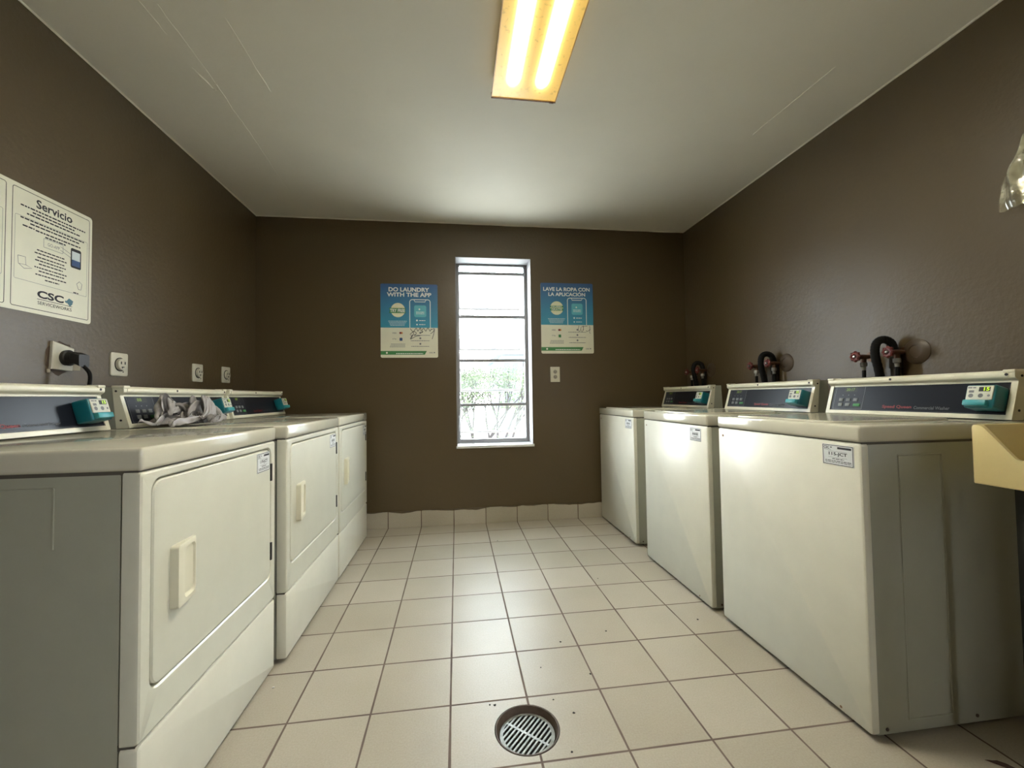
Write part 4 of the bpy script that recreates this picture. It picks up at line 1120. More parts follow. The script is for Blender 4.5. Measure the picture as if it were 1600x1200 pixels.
    22, 188, 15, 25, 186, 28, 29, 184, 37, 30, 175, 32, 30, 169, 24, 30, 162, 30, 27, 160, 27, 28, 156, 19, 30, 148, 24, 33, 149, 32, 30, 150, 25, 35, 149, 21, 40, 141, 14, 40, 131, 5, 46, 117, 8, 49, 108, 16, 53, 92, 12, 59, 89, 3, 65, 79, 5, 66, 64, 13, 69, 48, 15,
    -10, -154, 7, -12, -152, 18, -16, -152, 7, -21, -148, 13, -24, -138, 23, -26, -129, 45, -31, -112, 41, -37, -98, 47, -43, -88, 68, -50, -73, 56, -58, -67, 37, -65, -50, 28, -68, -28, 19, -73, -9, 18, -80, 1, 25, -82, 16, 19, -87, 16, 3, -90, 21, 14, -93, 31, 12, -97, 28, 11, -97, 27, 19,
    -100, 37, 17, -101, 44, 26, -96, 41, 34, -97, 52, 38, -95, 47, 52, -90, 58, 54, -86, 70, 51, -79, 80, 52, -73, 90, 53, -66, 99, 53, -60, 107, 55, -55, 114, 56, -51, 122, 59, -47, 129, 61, -44, 137, 62, -40, 142, 62, -36, 148, 62, -34, 152, 65, -33, 161, 68, -35, 170, 66, -34, 180, 64,
    -31, 190, 63, -28, 199, 60, -23, 206, 59, -17, 212, 58, -16, 223, 50, -14, 235, 44, -12, 248, 43, -8, 258, 42, -4, 263, 40, 0, 265, 38, 4, 264, 34, 7, 262, 36, 10, 256, 33, 12, 248, 31, 15, 237, 33, 17, 225, 37, 23, 220, 41, 25, 206, 42, 23, 201, 28, 22, 197, 14, 18, 183, 6,
    20, 176, 16, 26, 182, 16, 29, 185, 25, 33, 180, 32, 35, 173, 31, 35, 165, 27, 33, 165, 20, 35, 162, 27, 38, 154, 19, 33, 154, 11, 36, 142, 15, 39, 129, 21, 40, 118, 14, 42, 106, 5, 47, 99, 14, 51, 90, 5, 57, 80, 3, 61, 75, 16, 62, 63, 6, 65, 50, 11, 68, 61, 13,
    -11, -145, 24, -13, -139, 5, -18, -134, 8, -23, -127, 18, -24, -116, 40, -28, -107, 56, -35, -97, 64, -42, -80, 67, -49, -68, 52, -55, -65, 30, -61, -50, 18, -68, -35, 11, -74, -19, 8, -79, -3, 12, -79, 15, 21, -82, 20, 4, -88, 25, 3, -90, 28, 12, -94, 28, 5, -98, 35, 7, -95, 33, 18,
    -96, 36, 25, -96, 47, 23, -93, 51, 34, -95, 41, 48, -91, 54, 44, -85, 59, 47, -81, 73, 43, -74, 82, 44, -68, 88, 46, -62, 97, 47, -56, 105, 49, -52, 113, 51, -49, 121, 53, -46, 129, 54, -44, 138, 55, -41, 146, 57, -39, 152, 58, -35, 156, 57, -32, 163, 57, -30, 171, 58, -27, 182, 57,
    -26, 192, 51, -21, 197, 51, -16, 206, 45, -12, 216, 39, -8, 229, 38, -5, 241, 36, -4, 255, 32, -2, 269, 29, -2, 280, 25, 1, 284, 27, 5, 284, 27, 9, 282, 29, 12, 274, 31, 14, 264, 31, 17, 252, 31, 19, 238, 32, 19, 222, 32, 25, 216, 34, 27, 199, 34, 25, 196, 20, 23, 186, 12,
    18, 171, 10, 24, 171, 12, 26, 176, 21, 30, 173, 21, 33, 174, 20, 35, 170, 16, 39, 163, 12, 36, 159, 8, 36, 151, 3, 37, 137, 8, 37, 123, 14, 38, 110, 18, 42, 101, 15, 46, 89, 5, 52, 84, 15, 54, 75, 5, 58, 71, 16, 63, 63, 18, 60, 52, 9, 65, 55, 3, 70, 58, 8,
    -18, -142, 21, -16, -129, 25, -19, -117, 18, -25, -109, 30, -30, -100, 41, -33, -87, 64, -40, -77, 65, -47, -63, 52, -52, -58, 29, -58, -44, 28, -63, -31, 9, -70, -18, 3, -76, -4, 3, -80, 10, 6, -79, 24, 14, -84, 27, 10, -88, 31, 3, -90, 35, 12, -93, 36, 4, -96, 41, 4, -98, 42, 12,
    -94, 46, 21, -90, 44, 30, -93, 35, 41, -90, 47, 37, -84, 56, 38, -79, 65, 40, -74, 73, 49, -67, 80, 47, -61, 88, 53, -55, 94, 51, -51, 102, 55, -47, 110, 57, -45, 118, 57, -43, 125, 56, -41, 133, 53, -40, 142, 51, -39, 152, 51, -37, 161, 53, -34, 171, 51, -30, 180, 49, -25, 184, 46,
    -21, 194, 42, -21, 211, 42, -18, 224, 40, -13, 236, 36, -10, 248, 31, -7, 252, 21, -8, 265, 20, -6, 279, 14, -2, 279, 7, 2, 278, 10, 7, 279, 12, 9, 269, 14, 10, 281, 19, 15, 276, 21, 18, 264, 23, 21, 250, 26, 21, 233, 27, 21, 216, 26, 28, 209, 28, 29, 192, 26, 27, 188, 12,
    23, 176, 9, 20, 162, 12, 24, 166, 19, 27, 169, 16, 29, 163, 19, 31, 158, 10, 33, 151, 8, 32, 144, 3, 35, 134, 1, 37, 123, 2, 36, 112, 9, 39, 99, 10, 42, 86, 13, 48, 80, 18, 51, 74, 3, 54, 65, 13, 58, 61, 20, 63, 55, 19, 63, 46, 10, 66, 47, 4, 68, 57, 2,
    -19, -133, 36, -20, -117, 34, -22, -101, 31, -28, -90, 35, -32, -84, 55, -40, -80, 50, -44, -61, 51, -50, -54, 26, -57, -46, 14, -61, -28, 21, -68, -20, 17, -71, -5, 4, -76, 5, 12, -79, 16, 2, -81, 28, 8, -85, 33, 9, -87, 37, 3, -88, 40, 11, -91, 45, 5, -93, 46, 14, -93, 36, 14,
    -90, 32, 26, -89, 26, 41, -85, 41, 39, -83, 52, 47, -76, 54, 43, -71, 63, 53, -65, 69, 51, -59, 78, 53, -54, 86, 58, -51, 97, 64, -49, 107, 70, -46, 115, 71, -43, 121, 69, -41, 127, 66, -39, 134, 62, -38, 139, 54, -37, 148, 49, -35, 159, 46, -33, 172, 43, -30, 184, 41, -26, 194, 40,
    -20, 203, 34, -16, 215, 34, -16, 231, 29, -15, 248, 27, -11, 260, 22, -9, 265, 11, -4, 275, 9, -4, 261, 16, -2, 273, 22, 2, 275, 24, 1, 275, 16, 5, 278, 7, 8, 272, 6, 12, 280, 12, 17, 271, 12, 18, 256, 17, 22, 242, 21, 24, 225, 24, 25, 207, 22, 31, 199, 20, 30, 184, 20,
    27, 178, 7, 25, 165, 12, 21, 156, 13, 25, 158, 16, 28, 155, 13, 30, 149, 16, 31, 141, 8, 34, 133, 5, 32, 124, 3, 33, 112, 1, 39, 108, 3, 42, 97, 4, 45, 82, 7, 47, 72, 15, 51, 67, 5, 57, 63, 7, 57, 54, 18, 61, 47, 20, 64, 39, 17, 67, 41, 11, 69, 46, 3,
    -19, -116, 44, -23, -106, 49, -26, -91, 45, -31, -73, 44, -38, -69, 54, -44, -66, 37, -47, -46, 36, -53, -42, 14, -59, -33, 5, -63, -17, 11, -69, -8, 20, -72, 3, 10, -76, 12, 16, -77, 21, 4, -80, 31, 3, -82, 37, 8, -85, 43, 3, -86, 49, 11, -88, 46, 18, -89, 39, 26, -86, 27, 27,
    -84, 25, 40, -81, 40, 44, -79, 48, 58, -74, 56, 57, -66, 51, 55, -61, 62, 59, -56, 71, 62, -53, 79, 72, -49, 89, 78, -45, 97, 80, -41, 103, 76, -40, 105, 66, -40, 111, 60, -39, 119, 57, -37, 126, 58, -35, 135, 60, -35, 147, 56, -33, 156, 47, -31, 168, 40, -29, 182, 34, -26, 199, 34,
    -22, 212, 34, -16, 221, 28, -12, 236, 29, -13, 250, 18, -11, 262, 8, -5, 267, 2, 0, 269, 4, 0, 270, 17, 2, 269, 28, 5, 267, 23, 4, 273, 23, 3, 270, 14, 5, 271, 3, 10, 276, 3, 14, 270, 13, 17, 256, 7, 21, 245, 11, 25, 233, 19, 27, 215, 18, 28, 197, 15, 32, 186, 15,
    28, 174, 14, 28, 165, 6, 25, 156, 12, 24, 150, 18, 28, 151, 20, 30, 143, 15, 34, 138, 10, 32, 131, 11, 33, 120, 10, 33, 108, 7, 37, 100, 3, 41, 90, 1, 44, 78, 3, 46, 69, 9, 51, 62, 11, 55, 58, 3, 57, 52, 11, 58, 44, 21, 60, 46, 14, 62, 40, 6, 66, 37, 9,
    -20, -97, 46, -24, -89, 58, -30, -79, 61, -35, -65, 60, -42, -58, 47, -44, -53, 25, -49, -37, 23, -56, -34, 19, -60, -22, 5, -66, -12, 3, -69, 0, 19, -72, 7, 4, -74, 16, 13, -77, 24, 10, -76, 31, 4, -78, 40, 5, -80, 41, 14, -84, 33, 15, -86, 27, 20, -81, 30, 24, -79, 35, 36,
    -77, 39, 50, -76, 40, 67, -70, 50, 70, -63, 57, 68, -56, 53, 64, -51, 65, 67, -48, 68, 83, -43, 78, 82, -40, 86, 75, -39, 90, 65, -36, 96, 61, -33, 101, 61, -33, 109, 64, -35, 116, 67, -33, 115, 57, -34, 126, 54, -35, 139, 51, -31, 150, 51, -29, 165, 46, -27, 178, 34, -25, 194, 29,
    -23, 214, 27, -18, 225, 25, -11, 234, 23, -10, 250, 18, -11, 258, 3, -5, 261, 6, 0, 260, 5, 1, 268, 12, 2, 265, 25, 7, 264, 27, 7, 270, 22, 5, 273, 14, 5, 264, 5, 10, 268, 3, 12, 270, 19, 15, 254, 10, 18, 242, 8, 24, 232, 12, 28, 218, 11, 30, 202, 10, 32, 188, 10,
    31, 175, 8, 28, 164, 12, 25, 152, 7, 25, 146, 14, 28, 145, 21, 32, 145, 19, 35, 135, 18, 34, 126, 12, 31, 118, 10, 33, 109, 14, 36, 99, 11, 38, 88, 6, 41, 78, 3, 44, 68, 3, 48, 59, 5, 52, 56, 12, 54, 51, 3, 57, 46, 6, 58, 36, 8, 58, 30, 14, 60, 29, 4,
    -23, -81, 44, -26, -72, 59, -32, -63, 51, -37, -54, 44, -44, -46, 40, -44, -42, 17, -51, -38, 10, -55, -26, 16, -60, -19, 16, -63, -6, 3, -67, 3, 13, -69, 10, 4, -72, 17, 4, -73, 25, 6, -73, 30, 14, -76, 27, 18, -79, 25, 25, -82, 16, 25, -81, 19, 38, -75, 22, 43, -75, 26, 61,
    -71, 31, 75, -64, 37, 69, -57, 46, 69, -53, 48, 86, -48, 62, 89, -41, 61, 83, -37, 70, 71, -33, 80, 69, -32, 79, 58, -28, 85, 63, -27, 90, 70, -29, 88, 77, -30, 97, 79, -29, 105, 73, -30, 116, 72, -30, 117, 58, -32, 129, 51, -34, 143, 45, -28, 155, 42, -25, 171, 38, -22, 188, 32,
    -20, 207, 25, -19, 224, 19, -14, 235, 18, -7, 245, 18, -11, 250, 5, -5, 256, 10, 1, 254, 6, -2, 265, 12, 2, 262, 16, 7, 259, 23, 8, 263, 16, 4, 266, 17, 8, 264, 10, 11, 262, 4, 11, 264, 21, 16, 255, 17, 16, 238, 10, 22, 228, 16, 26, 214, 12, 29, 201, 6, 33, 187, 5,
    34, 173, 11, 30, 162, 10, 27, 151, 8, 27, 147, 18, 28, 139, 21, 30, 143, 22, 32, 137, 14, 32, 129, 17, 32, 119, 18, 30, 110, 14, 32, 100, 13, 34, 90, 9, 38, 85, 12, 41, 75, 13, 43, 65, 13, 46, 55, 10, 48, 47, 14, 50, 43, 6, 51, 37, 12, 52, 31, 4, 53, 22, 7,
    -25, -65, 46, -29, -59, 57, -34, -53, 56, -40, -47, 50, -42, -38, 34, -46, -36, 23, -50, -32, 7, -55, -24, 7, -59, -14, 11, -63, -4, 14, -64, 5, 5, -66, 13, 11, -69, 12, 17, -70, 20, 20, -73, 14, 21, -74, 14, 31, -76, 5, 30, -76, 10, 44, -75, 11, 58, -71, 17, 68, -67, 23, 81,
    -60, 27, 79, -53, 36, 81, -46, 44, 81, -41, 52, 93, -35, 63, 89, -30, 77, 81, -25, 71, 70, -25, 63, 62, -21, 71, 63, -19, 78, 70, -21, 73, 77, -21, 79, 79, -22, 86, 84, -24, 96, 88, -24, 104, 79, -27, 117, 75, -27, 122, 60, -30, 133, 47, -32, 146, 36, -26, 160, 34, -23, 177, 29,
    -20, 196, 23, -17, 214, 18, -16, 232, 12, -8, 235, 15, -8, 251, 14, -6, 247, 3, -3, 257, 10, 0, 253, 17, -1, 260, 26, 2, 258, 19, 5, 256, 23, 6, 257, 14, 7, 257, 3, 9, 255, 10, 11, 253, 24, 17, 247, 22, 17, 231, 14, 22, 224, 8, 24, 207, 12, 27, 194, 4, 31, 181, 2,
    34, 167, 5, 32, 156, 6, 29, 150, 12, 28, 138, 15, 33, 135, 20, 29, 135, 24, 33, 138, 23, 36, 133, 22, 37, 124, 21, 35, 115, 21, 32, 107, 26, 32, 97, 23, 32, 86, 20, 33, 77, 12, 36, 68, 7, 38, 58, 3, 40, 50, 3, 41, 41, 4, 43, 33, 3, 44, 25, 7, 45, 22, 16,
    -26, -53, 54, -31, -48, 56, -36, -44, 56, -39, -43, 41, -42, -39, 25, -45, -32, 15, -49, -26, 11, -53, -19, 3, -56, -10, 6, -58, -2, 10, -60, 5, 16, -64, 1, 20, -63, 8, 25, -66, 3, 25, -68, 5, 35, -70, -3, 39, -71, -4, 50, -70, -1, 65, -67, 4, 76, -63, 10, 89, -56, 18, 92,
    -50, 27, 93, -43, 36, 94, -35, 44, 93, -30, 54, 84, -26, 64, 72, -24, 54, 83, -19, 50, 72, -16, 60, 76, -11, 63, 71, -12, 63, 82, -14, 58, 89, -16, 63, 93, -18, 70, 96, -18, 82, 93, -19, 95, 93, -21, 108, 84, -23, 122, 76, -26, 133, 62, -27, 137, 44, -30, 147, 28, -28, 167, 26,
    -25, 186, 22, -21, 203, 16, -18, 218, 9, -13, 231, 6, -7, 239, 6, -4, 248, 18, -4, 240, 7, 0, 247, 3, -2, 247, 16, 2, 242, 22, 2, 245, 15, 2, 248, 3, 6, 248, 11, 8, 245, 20, 14, 242, 20, 18, 233, 26, 21, 223, 18, 21, 214, 6, 24, 200, 4, 26, 185, 4, 29, 171, 1,
    33, 155, 1, 28, 151, 7, 30, 139, 7, 30, 127, 10, 31, 121, 21, 35, 126, 22, 36, 129, 29, 35, 135, 40, 38, 135, 36, 40, 127, 32, 40, 117, 28, 39, 107, 31, 39, 100, 23, 40, 89, 24, 39, 78, 25, 39, 67, 25, 40, 58, 24, 41, 48, 25, 44, 43, 24, 47, 39, 21, 50, 37, 22,
    -27, -42, 57, -32, -40, 57, -36, -40, 49, -39, -36, 42, -40, -34, 27, -42, -28, 17, -46, -22, 12, -50, -16, 12, -54, -19, 18, -58, -15, 20, -59, -10, 27, -59, -4, 36, -61, -5, 42, -64, -9, 46, -67, -17, 48, -66, -18, 61, -65, -13, 70, -63, -7, 85, -58, 3, 88, -53, 13, 86, -46, 14, 93,
    -39, 22, 96, -33, 36, 89, -29, 48, 70, -24, 57, 59, -21, 41, 77, -16, 37, 86, -11, 53, 85, -9, 46, 75, -5, 48, 80, -5, 49, 91, -6, 51, 99, -9, 54, 104, -12, 58, 109, -12, 70, 106, -13, 84, 101, -14, 98, 94, -17, 112, 83, -19, 126, 73, -23, 139, 60, -25, 143, 40, -28, 148, 22,
    -24, 167, 21, -24, 185, 12, -19, 199, 11, -14, 212, 12, -10, 221, 6, -7, 229, 18, -6, 237, 27, -4, 233, 16, -3, 228, 9, 0, 230, 6, 4, 228, 4, 7, 232, 5, 11, 235, 9, 14, 233, 16, 14, 226, 29, 17, 216, 25, 18, 211, 9, 21, 198, 10, 22, 186, 2, 24, 171, 0, 27, 156, 1,
    29, 141, 2, 25, 136, 11, 28, 133, 20, 31, 122, 25, 33, 125, 36, 37, 123, 40, 40, 118, 39, 42, 124, 44, 41, 130, 53, 45, 133, 48, 47, 129, 41, 47, 118, 39, 46, 108, 39, 47, 104, 30, 47, 93, 27, 47, 82, 29, 47, 75, 21, 47, 66, 26, 48, 60, 32, 49, 59, 23, 51, 52, 30,
    -27, -35, 55, -31, -35, 53, -35, -35, 47, -38, -32, 49, -38, -28, 36, -42, -31, 33, -45, -24, 31, -48, -27, 26, -47, -17, 24, -50, -22, 28, -53, -27, 30, -58, -24, 29, -60, -27, 37, -58, -27, 49, -58, -22, 59, -57, -15, 67, -56, -5, 73, -56, 9, 75, -51, 10, 74, -44, 13, 80, -37, 17, 85,
    -33, 32, 81, -26, 34, 73, -23, 48, 59, -17, 51, 67, -14, 33, 77, -9, 39, 82, -11, 31, 91, -8, 47, 95, -5, 41, 102, -2, 34, 104, -1, 39, 109, -5, 39, 115, -5, 48, 117, -6, 60, 114, -7, 73, 108, -8, 88, 101, -10, 101, 89, -13, 114, 79, -16, 129, 68, -19, 143, 56, -23, 152, 40,
    -24, 146, 21, -25, 163, 12, -21, 179, 6, -18, 191, 14, -14, 201, 8, -9, 207, 14, -9, 214, 25, -6, 216, 32, -3, 222, 30, 0, 228, 27, 4, 230, 26, 7, 226, 27, 9, 220, 26, 12, 212, 22, 13, 215, 10, 16, 204, 6, 19, 193, 1, 21, 179, 4, 23, 165, 1, 23, 154, 10, 24, 139, 6,
    26, 126, 12, 26, 124, 28, 30, 117, 32, 34, 111, 39, 38, 113, 45, 36, 116, 57, 39, 113, 60, 41, 104, 54, 44, 106, 58, 44, 114, 63, 47, 115, 62, 49, 122, 62, 52, 115, 57, 51, 106, 52, 54, 103, 44, 55, 96, 36, 55, 86, 30, 55, 78, 24, 54, 67, 25, 55, 59, 32, 56, 54, 24,
    -27, -35, 63, -30, -33, 62, -34, -35, 60, -35, -27, 59, -38, -24, 55, -41, -26, 52, -41, -35, 49, -43, -27, 46, -45, -21, 48, -47, -12, 49, -50, -16, 53, -52, -25, 51, -53, -14, 47, -54, -7, 49, -56, -1, 52, -56, 5, 59, -54, 14, 64, -51, 22, 66, -47, 23, 82, -41, 27, 86, -36, 30, 73,
    -30, 38, 66, -25, 35, 57, -21, 39, 74, -16, 41, 64, -11, 45, 70, -9, 28, 81, -7, 35, 91, -10, 29, 97, -8, 26, 109, -5, 28, 117, -3, 31, 123, -1, 37, 127, 0, 42, 116, -3, 47, 121, -3, 61, 111, -6, 71, 102, -10, 84, 94, -11, 95, 81, -14, 109, 70, -16, 123, 58, -17, 141, 49,
    -19, 154, 36, -20, 146, 20, -21, 155, 6, -17, 169, 5, -16, 177, 16, -13, 186, 6, -10, 191, 14, -7, 199, 14, -4, 205, 12, -1, 209, 12, 1, 206, 18, 3, 209, 12, 6, 204, 8, 9, 201, 3, 13, 193, 1, 14, 180, 7, 17, 170, 1, 19, 156, 3, 21, 146, 8, 23, 135, 18, 24, 120, 16,
    26, 114, 27, 28, 108, 38, 30, 114, 51, 34, 110, 59, 33, 97, 55, 36, 93, 62, 38, 92, 72, 38, 103, 73, 39, 110, 77, 41, 101, 81, 44, 107, 83, 45, 116, 82, 49, 112, 79, 52, 105, 73, 54, 100, 64, 55, 93, 55, 57, 86, 46, 59, 80, 36, 60, 75, 26, 59, 63, 26, 59, 52, 28,
    -28, -47, 71, -30, -42, 78, -34, -46, 78, -37, -46, 71, -40, -46, 65, -38, -39, 73, -40, -35, 76, -44, -34, 77, -47, -39, 70, -48, -30, 72, -44, -24, 75, -47, -19, 75, -52, -17, 74, -53, -7, 74, -51, -2, 70, -50, 8, 69, -47, 18, 67, -46, 23, 76, -44, 33, 82, -38, 35, 83, -34, 39, 72,
    -31, 34, 58, -25, 42, 59, -21, 32, 70, -15, 34, 66, -9, 41, 68, -6, 30, 80, -4, 34, 94, -8, 24, 94, -5, 26, 104, -2, 23, 114, 0, 26, 120, 3, 32, 125, 3, 42, 124, 1, 50, 119, -2, 48, 110, -6, 56, 104, -10, 69, 100, -14, 84, 92, -15, 98, 83, -18, 113, 73, -20, 128, 64,
    -21, 138, 47, -16, 146, 38, -15, 152, 24, -17, 146, 10, -13, 156, 5, -11, 163, 14, -9, 168, 5, -6, 176, 4, -3, 180, 7, -2, 183, 14, 1, 184, 6, 4, 183, 10, 5, 180, 3, 9, 175, 8, 13, 168, 7, 14, 156, 3, 18, 152, 14, 20, 143, 21, 21, 130, 24, 21, 114, 25, 23, 120, 38,
    25, 115, 51, 27, 107, 60, 30, 95, 58, 28, 100, 67, 31, 102, 75, 33, 99, 83, 35, 91, 91, 34, 102, 94, 31, 107, 86, 33, 112, 92, 37, 113, 96, 41, 110, 98, 44, 105, 94, 48, 100, 88, 49, 97, 77, 50, 90, 65, 52, 85, 53, 54, 80, 42, 58, 72, 36, 62, 66, 30, 61, 54, 26,
    -34, -57, 88, -32, -62, 77, -30, -65, 65, -33, -69, 72, -36, -69, 78, -38, -64, 89, -40, -59, 93, -37, -52, 92, -41, -46, 95, -45, -41, 98, -47, -34, 100, -49, -26, 97, -49, -16, 95, -49, -6, 91, -49, 1, 86, -47, 5, 78, -45, 14, 72, -42, 24, 75, -43, 33, 75, -38, 35, 76, -35, 44, 68,
    -32, 41, 56, -25, 40, 52, -21, 33, 62, -14, 24, 71, -11, 34, 69, -4, 31, 72, -3, 40, 83, -4, 25, 86, -3, 24, 98, 0, 23, 107, 2, 27, 114, 4, 33, 118, 5, 41, 120, 4, 52, 117, 0, 56, 113, -3, 56, 100, -7, 62, 94, -13, 70, 93, -17, 84, 86, -20, 99, 79, -22, 114, 71,
    -24, 125, 58, -21, 133, 44, -16, 138, 36, -12, 143, 25, -13, 137, 14, -10, 143, 6, -7, 148, 13, -6, 154, 5, -2, 158, 3, -3, 160, 10, 0, 162, 16, 2, 160, 8, 5, 157, 11, 9, 153, 14, 11, 145, 6, 14, 137, 12, 17, 135, 25, 19, 121, 22, 17, 114, 34, 21, 108, 44, 26, 101, 42,
    26, 92, 57, 26, 85, 67, 27, 93, 78, 33, 87, 75, 32, 90, 88, 27, 90, 88, 26, 98, 92, 28, 90, 98, 28, 98, 103, 28, 107, 104, 32, 110, 108, 34, 103, 101, 38, 99, 95, 42, 95, 90, 47, 90, 86, 52, 88, 77, 54, 84, 62, 54, 74, 50, 55, 67, 36, 63, 64, 35, 65, 54, 24,
    -25, -48, 82, -22, -55, 88, -24, -63, 97, -27, -70, 101, -29, -74, 106, -32, -78, 116, -33, -69, 119, -34, -61, 119, -35, -50, 117, -37, -41, 114, -39, -31, 107, -42, -27, 97, -44, -19, 89, -47, -12, 84, -46, -3, 85, -43, 3, 81, -42, 10, 72, -42, 21, 69, -41, 30, 68, -41, 40, 70, -37, 36, 62,
    -35, 46, 56, -30, 48, 50, -23, 42, 50, -18, 35, 61, -13, 27, 59, -6, 32, 57, -6, 43, 69, -1, 39, 77, 0, 26, 85, 2, 27, 95, 4, 31, 103, 2, 37, 108, 4, 42, 111, 4, 51, 110, 2, 60, 110, -2, 63, 103, -5, 66, 92, -11, 73, 90, -15, 78, 82, -20, 88, 77, -23, 103, 73,
    -26, 114, 62, -24, 118, 47, -21, 129, 36, -18, 137, 27, -12, 135, 31, -9, 138, 23, -8, 132, 14, -6, 136, 8, -3, 139, 3, 0, 143, 6, -3, 143, 14, 1, 142, 17, 4, 139, 20, 7, 133, 14, 11, 129, 18, 14, 122, 23, 15, 120, 36, 19, 112, 42, 19, 97, 42, 23, 91, 49, 28, 88, 55,
    30, 85, 68, 32, 81, 80, 28, 72, 80, 26, 84, 84, 26, 83, 95, 23, 87, 100, 20, 92, 96, 21, 97, 103, 23, 100, 110, 25, 103, 116, 29, 103, 118, 33, 101, 113, 35, 95, 103, 38, 92, 92, 43, 90, 83, 50, 85, 75, 56, 80, 66, 58, 74, 50, 56, 60, 38, 63, 53, 32, 69, 49, 23,
    -21, -69, 66, -23, -79, 72, -23, -87, 80, -22, -91, 90, -21, -89, 103, -22, -82, 113, -24, -73, 116, -27, -66, 110, -31, -60, 104, -33, -49, 103, -35, -36, 101, -38, -24, 96, -41, -18, 89, -46, -15, 78, -47, -5, 77, -45, 4, 71, -43, 11, 63, -43, 18, 58, -45, 24, 63, -46, 31, 69, -43, 40, 75,
    -39, 46, 74, -34, 51, 71, -29, 55, 62, -24, 54, 51, -20, 44, 48, -16, 41, 60, -10, 42, 47, -4, 43, 54, -1, 41, 66, 2, 40, 77, 1, 41, 88, 4, 46, 94, 3, 52, 98, 0, 51, 104, 1, 59, 99, -1, 69, 98, -5, 73, 94, -9, 80, 89, -13, 84, 81, -18, 87, 73, -21, 101, 71,
    -25, 107, 61, -23, 120, 55, -19, 126, 45, -18, 129, 32, -16, 131, 21, -11, 128, 25, -6, 128, 25, -4, 129, 18, -4, 128, 8, -1, 130, 3, 2, 135, 9, 2, 127, 15, 3, 125, 23, 7, 126, 28, 11, 124, 33, 12, 112, 33, 16, 106, 36, 16, 103, 51, 20, 100, 58, 24, 95, 65, 25, 80, 67,
    30, 72, 72, 33, 68, 83, 31, 76, 91, 27, 73, 91, 22, 72, 98, 19, 78, 94, 19, 84, 102, 18, 89, 109, 19, 95, 115, 23, 95, 119, 27, 95, 120, 32, 95, 119, 36, 97, 110, 40, 92, 98, 42, 84, 83, 48, 82, 70, 55, 74, 61, 60, 68, 47, 58, 50, 36, 65, 43, 27, 73, 35, 20,
    -19, -94, 64, -14, -90, 66, -12, -95, 79, -11, -95, 90, -12, -88, 97, -15, -82, 95, -17, -73, 102, -20, -64, 108, -26, -58, 109, -30, -52, 94, -35, -43, 95, -38, -27, 90, -39, -13, 86, -44, -8, 77, -49, -3, 69, -48, 9, 63, -48, 21, 59, -49, 24, 49, -49, 33, 48, -49, 41, 50, -51, 46, 59,
    -49, 54, 65, -45, 49, 62, -40, 55, 69, -35, 56, 63, -31, 57, 51, -25, 57, 44, -20, 58, 54, -17, 49, 60, -11, 52, 56, -5, 54, 63, 0, 56, 66, 2, 58, 76, -1, 52, 82, -3, 53, 89, -2, 61, 87, -3, 70, 86, -7, 73, 85, -8, 81, 82, -11, 88, 75, -16, 93, 76, -18, 102, 68,
    -22, 107, 60, -21, 120, 61, -17, 126, 49, -16, 129, 38, -14, 125, 25, -11, 125, 17, -8, 123, 20, -4, 120, 20, -1, 124, 14, 0, 123, 6, 3, 129, 3, 6, 129, 13, 6, 120, 19, 7, 116, 28, 9, 114, 37, 14, 109, 41, 16, 97, 41, 19, 94, 52, 20, 92, 64, 25, 90, 74, 25, 75, 76,
    29, 64, 79, 30, 68, 93, 30, 77, 100, 25, 73, 100, 19, 68, 98, 19, 76, 102, 23, 82, 105, 20, 82, 112, 18, 88, 118, 22, 91, 114, 26, 91, 113, 32, 88, 119, 36, 91, 112, 41, 87, 99, 46, 82, 85, 49, 73, 69, 55, 66, 55, 62, 57, 43, 60, 37, 29, 68, 32, 15, 76, 26, 4,
    -10, -105, 64, -6, -101, 65, -3, -97, 73, -5, -88, 74, -6, -83, 84, -9, -80, 94, -13, -72, 88, -18, -66, 94, -23, -56, 99, -30, -48, 104, -35, -39, 87, -40, -29, 82, -41, -9, 76, -45, 0, 67, -51, 2, 57, -52, 15, 50, -56, 20, 55, -58, 29, 47, -59, 37, 46, -59, 44, 40, -58, 52, 37,
    -55, 58, 37, -52, 65, 41, -51, 69, 50, -47, 73, 60, -41, 75, 63, -35, 75, 59, -32, 73, 45, -26, 69, 47, -22, 66, 58, -16, 67, 54, -11, 66, 63, -6, 63, 59, -3, 69, 65, -4, 71, 73, -7, 63, 71, -9, 68, 76, -9, 76, 70, -12, 82, 70, -16, 81, 71, -17, 90, 66, -18, 100, 58,
    -20, 109, 66, -17, 116, 58, -14, 122, 47, -13, 129, 37, -12, 120, 27, -12, 118, 16, -9, 118, 15, -4, 115, 15, -1, 116, 14, 2, 120, 12, 5, 122, 3, 8, 126, 8, 9, 118, 16, 9, 112, 23, 9, 107, 34, 12, 106, 44, 15, 93, 46, 20, 86, 51, 21, 84, 63, 22, 86, 77, 25, 76, 83,
    27, 61, 84, 31, 61, 96, 28, 70, 104, 24, 73, 107, 19, 65, 104, 20, 72, 109, 23, 78, 111, 22, 81, 117, 19, 84, 124, 23, 88, 119, 27, 84, 111, 33, 82, 116, 38, 84, 109, 40, 82, 90, 47, 71, 84, 55, 68, 71, 61, 61, 54, 61, 41, 38, 65, 24, 21, 72, 16, 4, 83, 13, 8,
    -5, -101, 43, -2, -93, 46, 1, -89, 54, 1, -89, 69, 0, -84, 82, -4, -78, 93, -10, -72, 97, -16, -64, 101, -21, -51, 95, -28, -43, 102, -34, -30, 87, -42, -24, 70, -45, -3, 63, -48, 12, 54, -53, 16, 41, -61, 13, 48, -66, 22, 52, -68, 34, 48, -69, 44, 46, -70, 52, 44, -69, 61, 43,
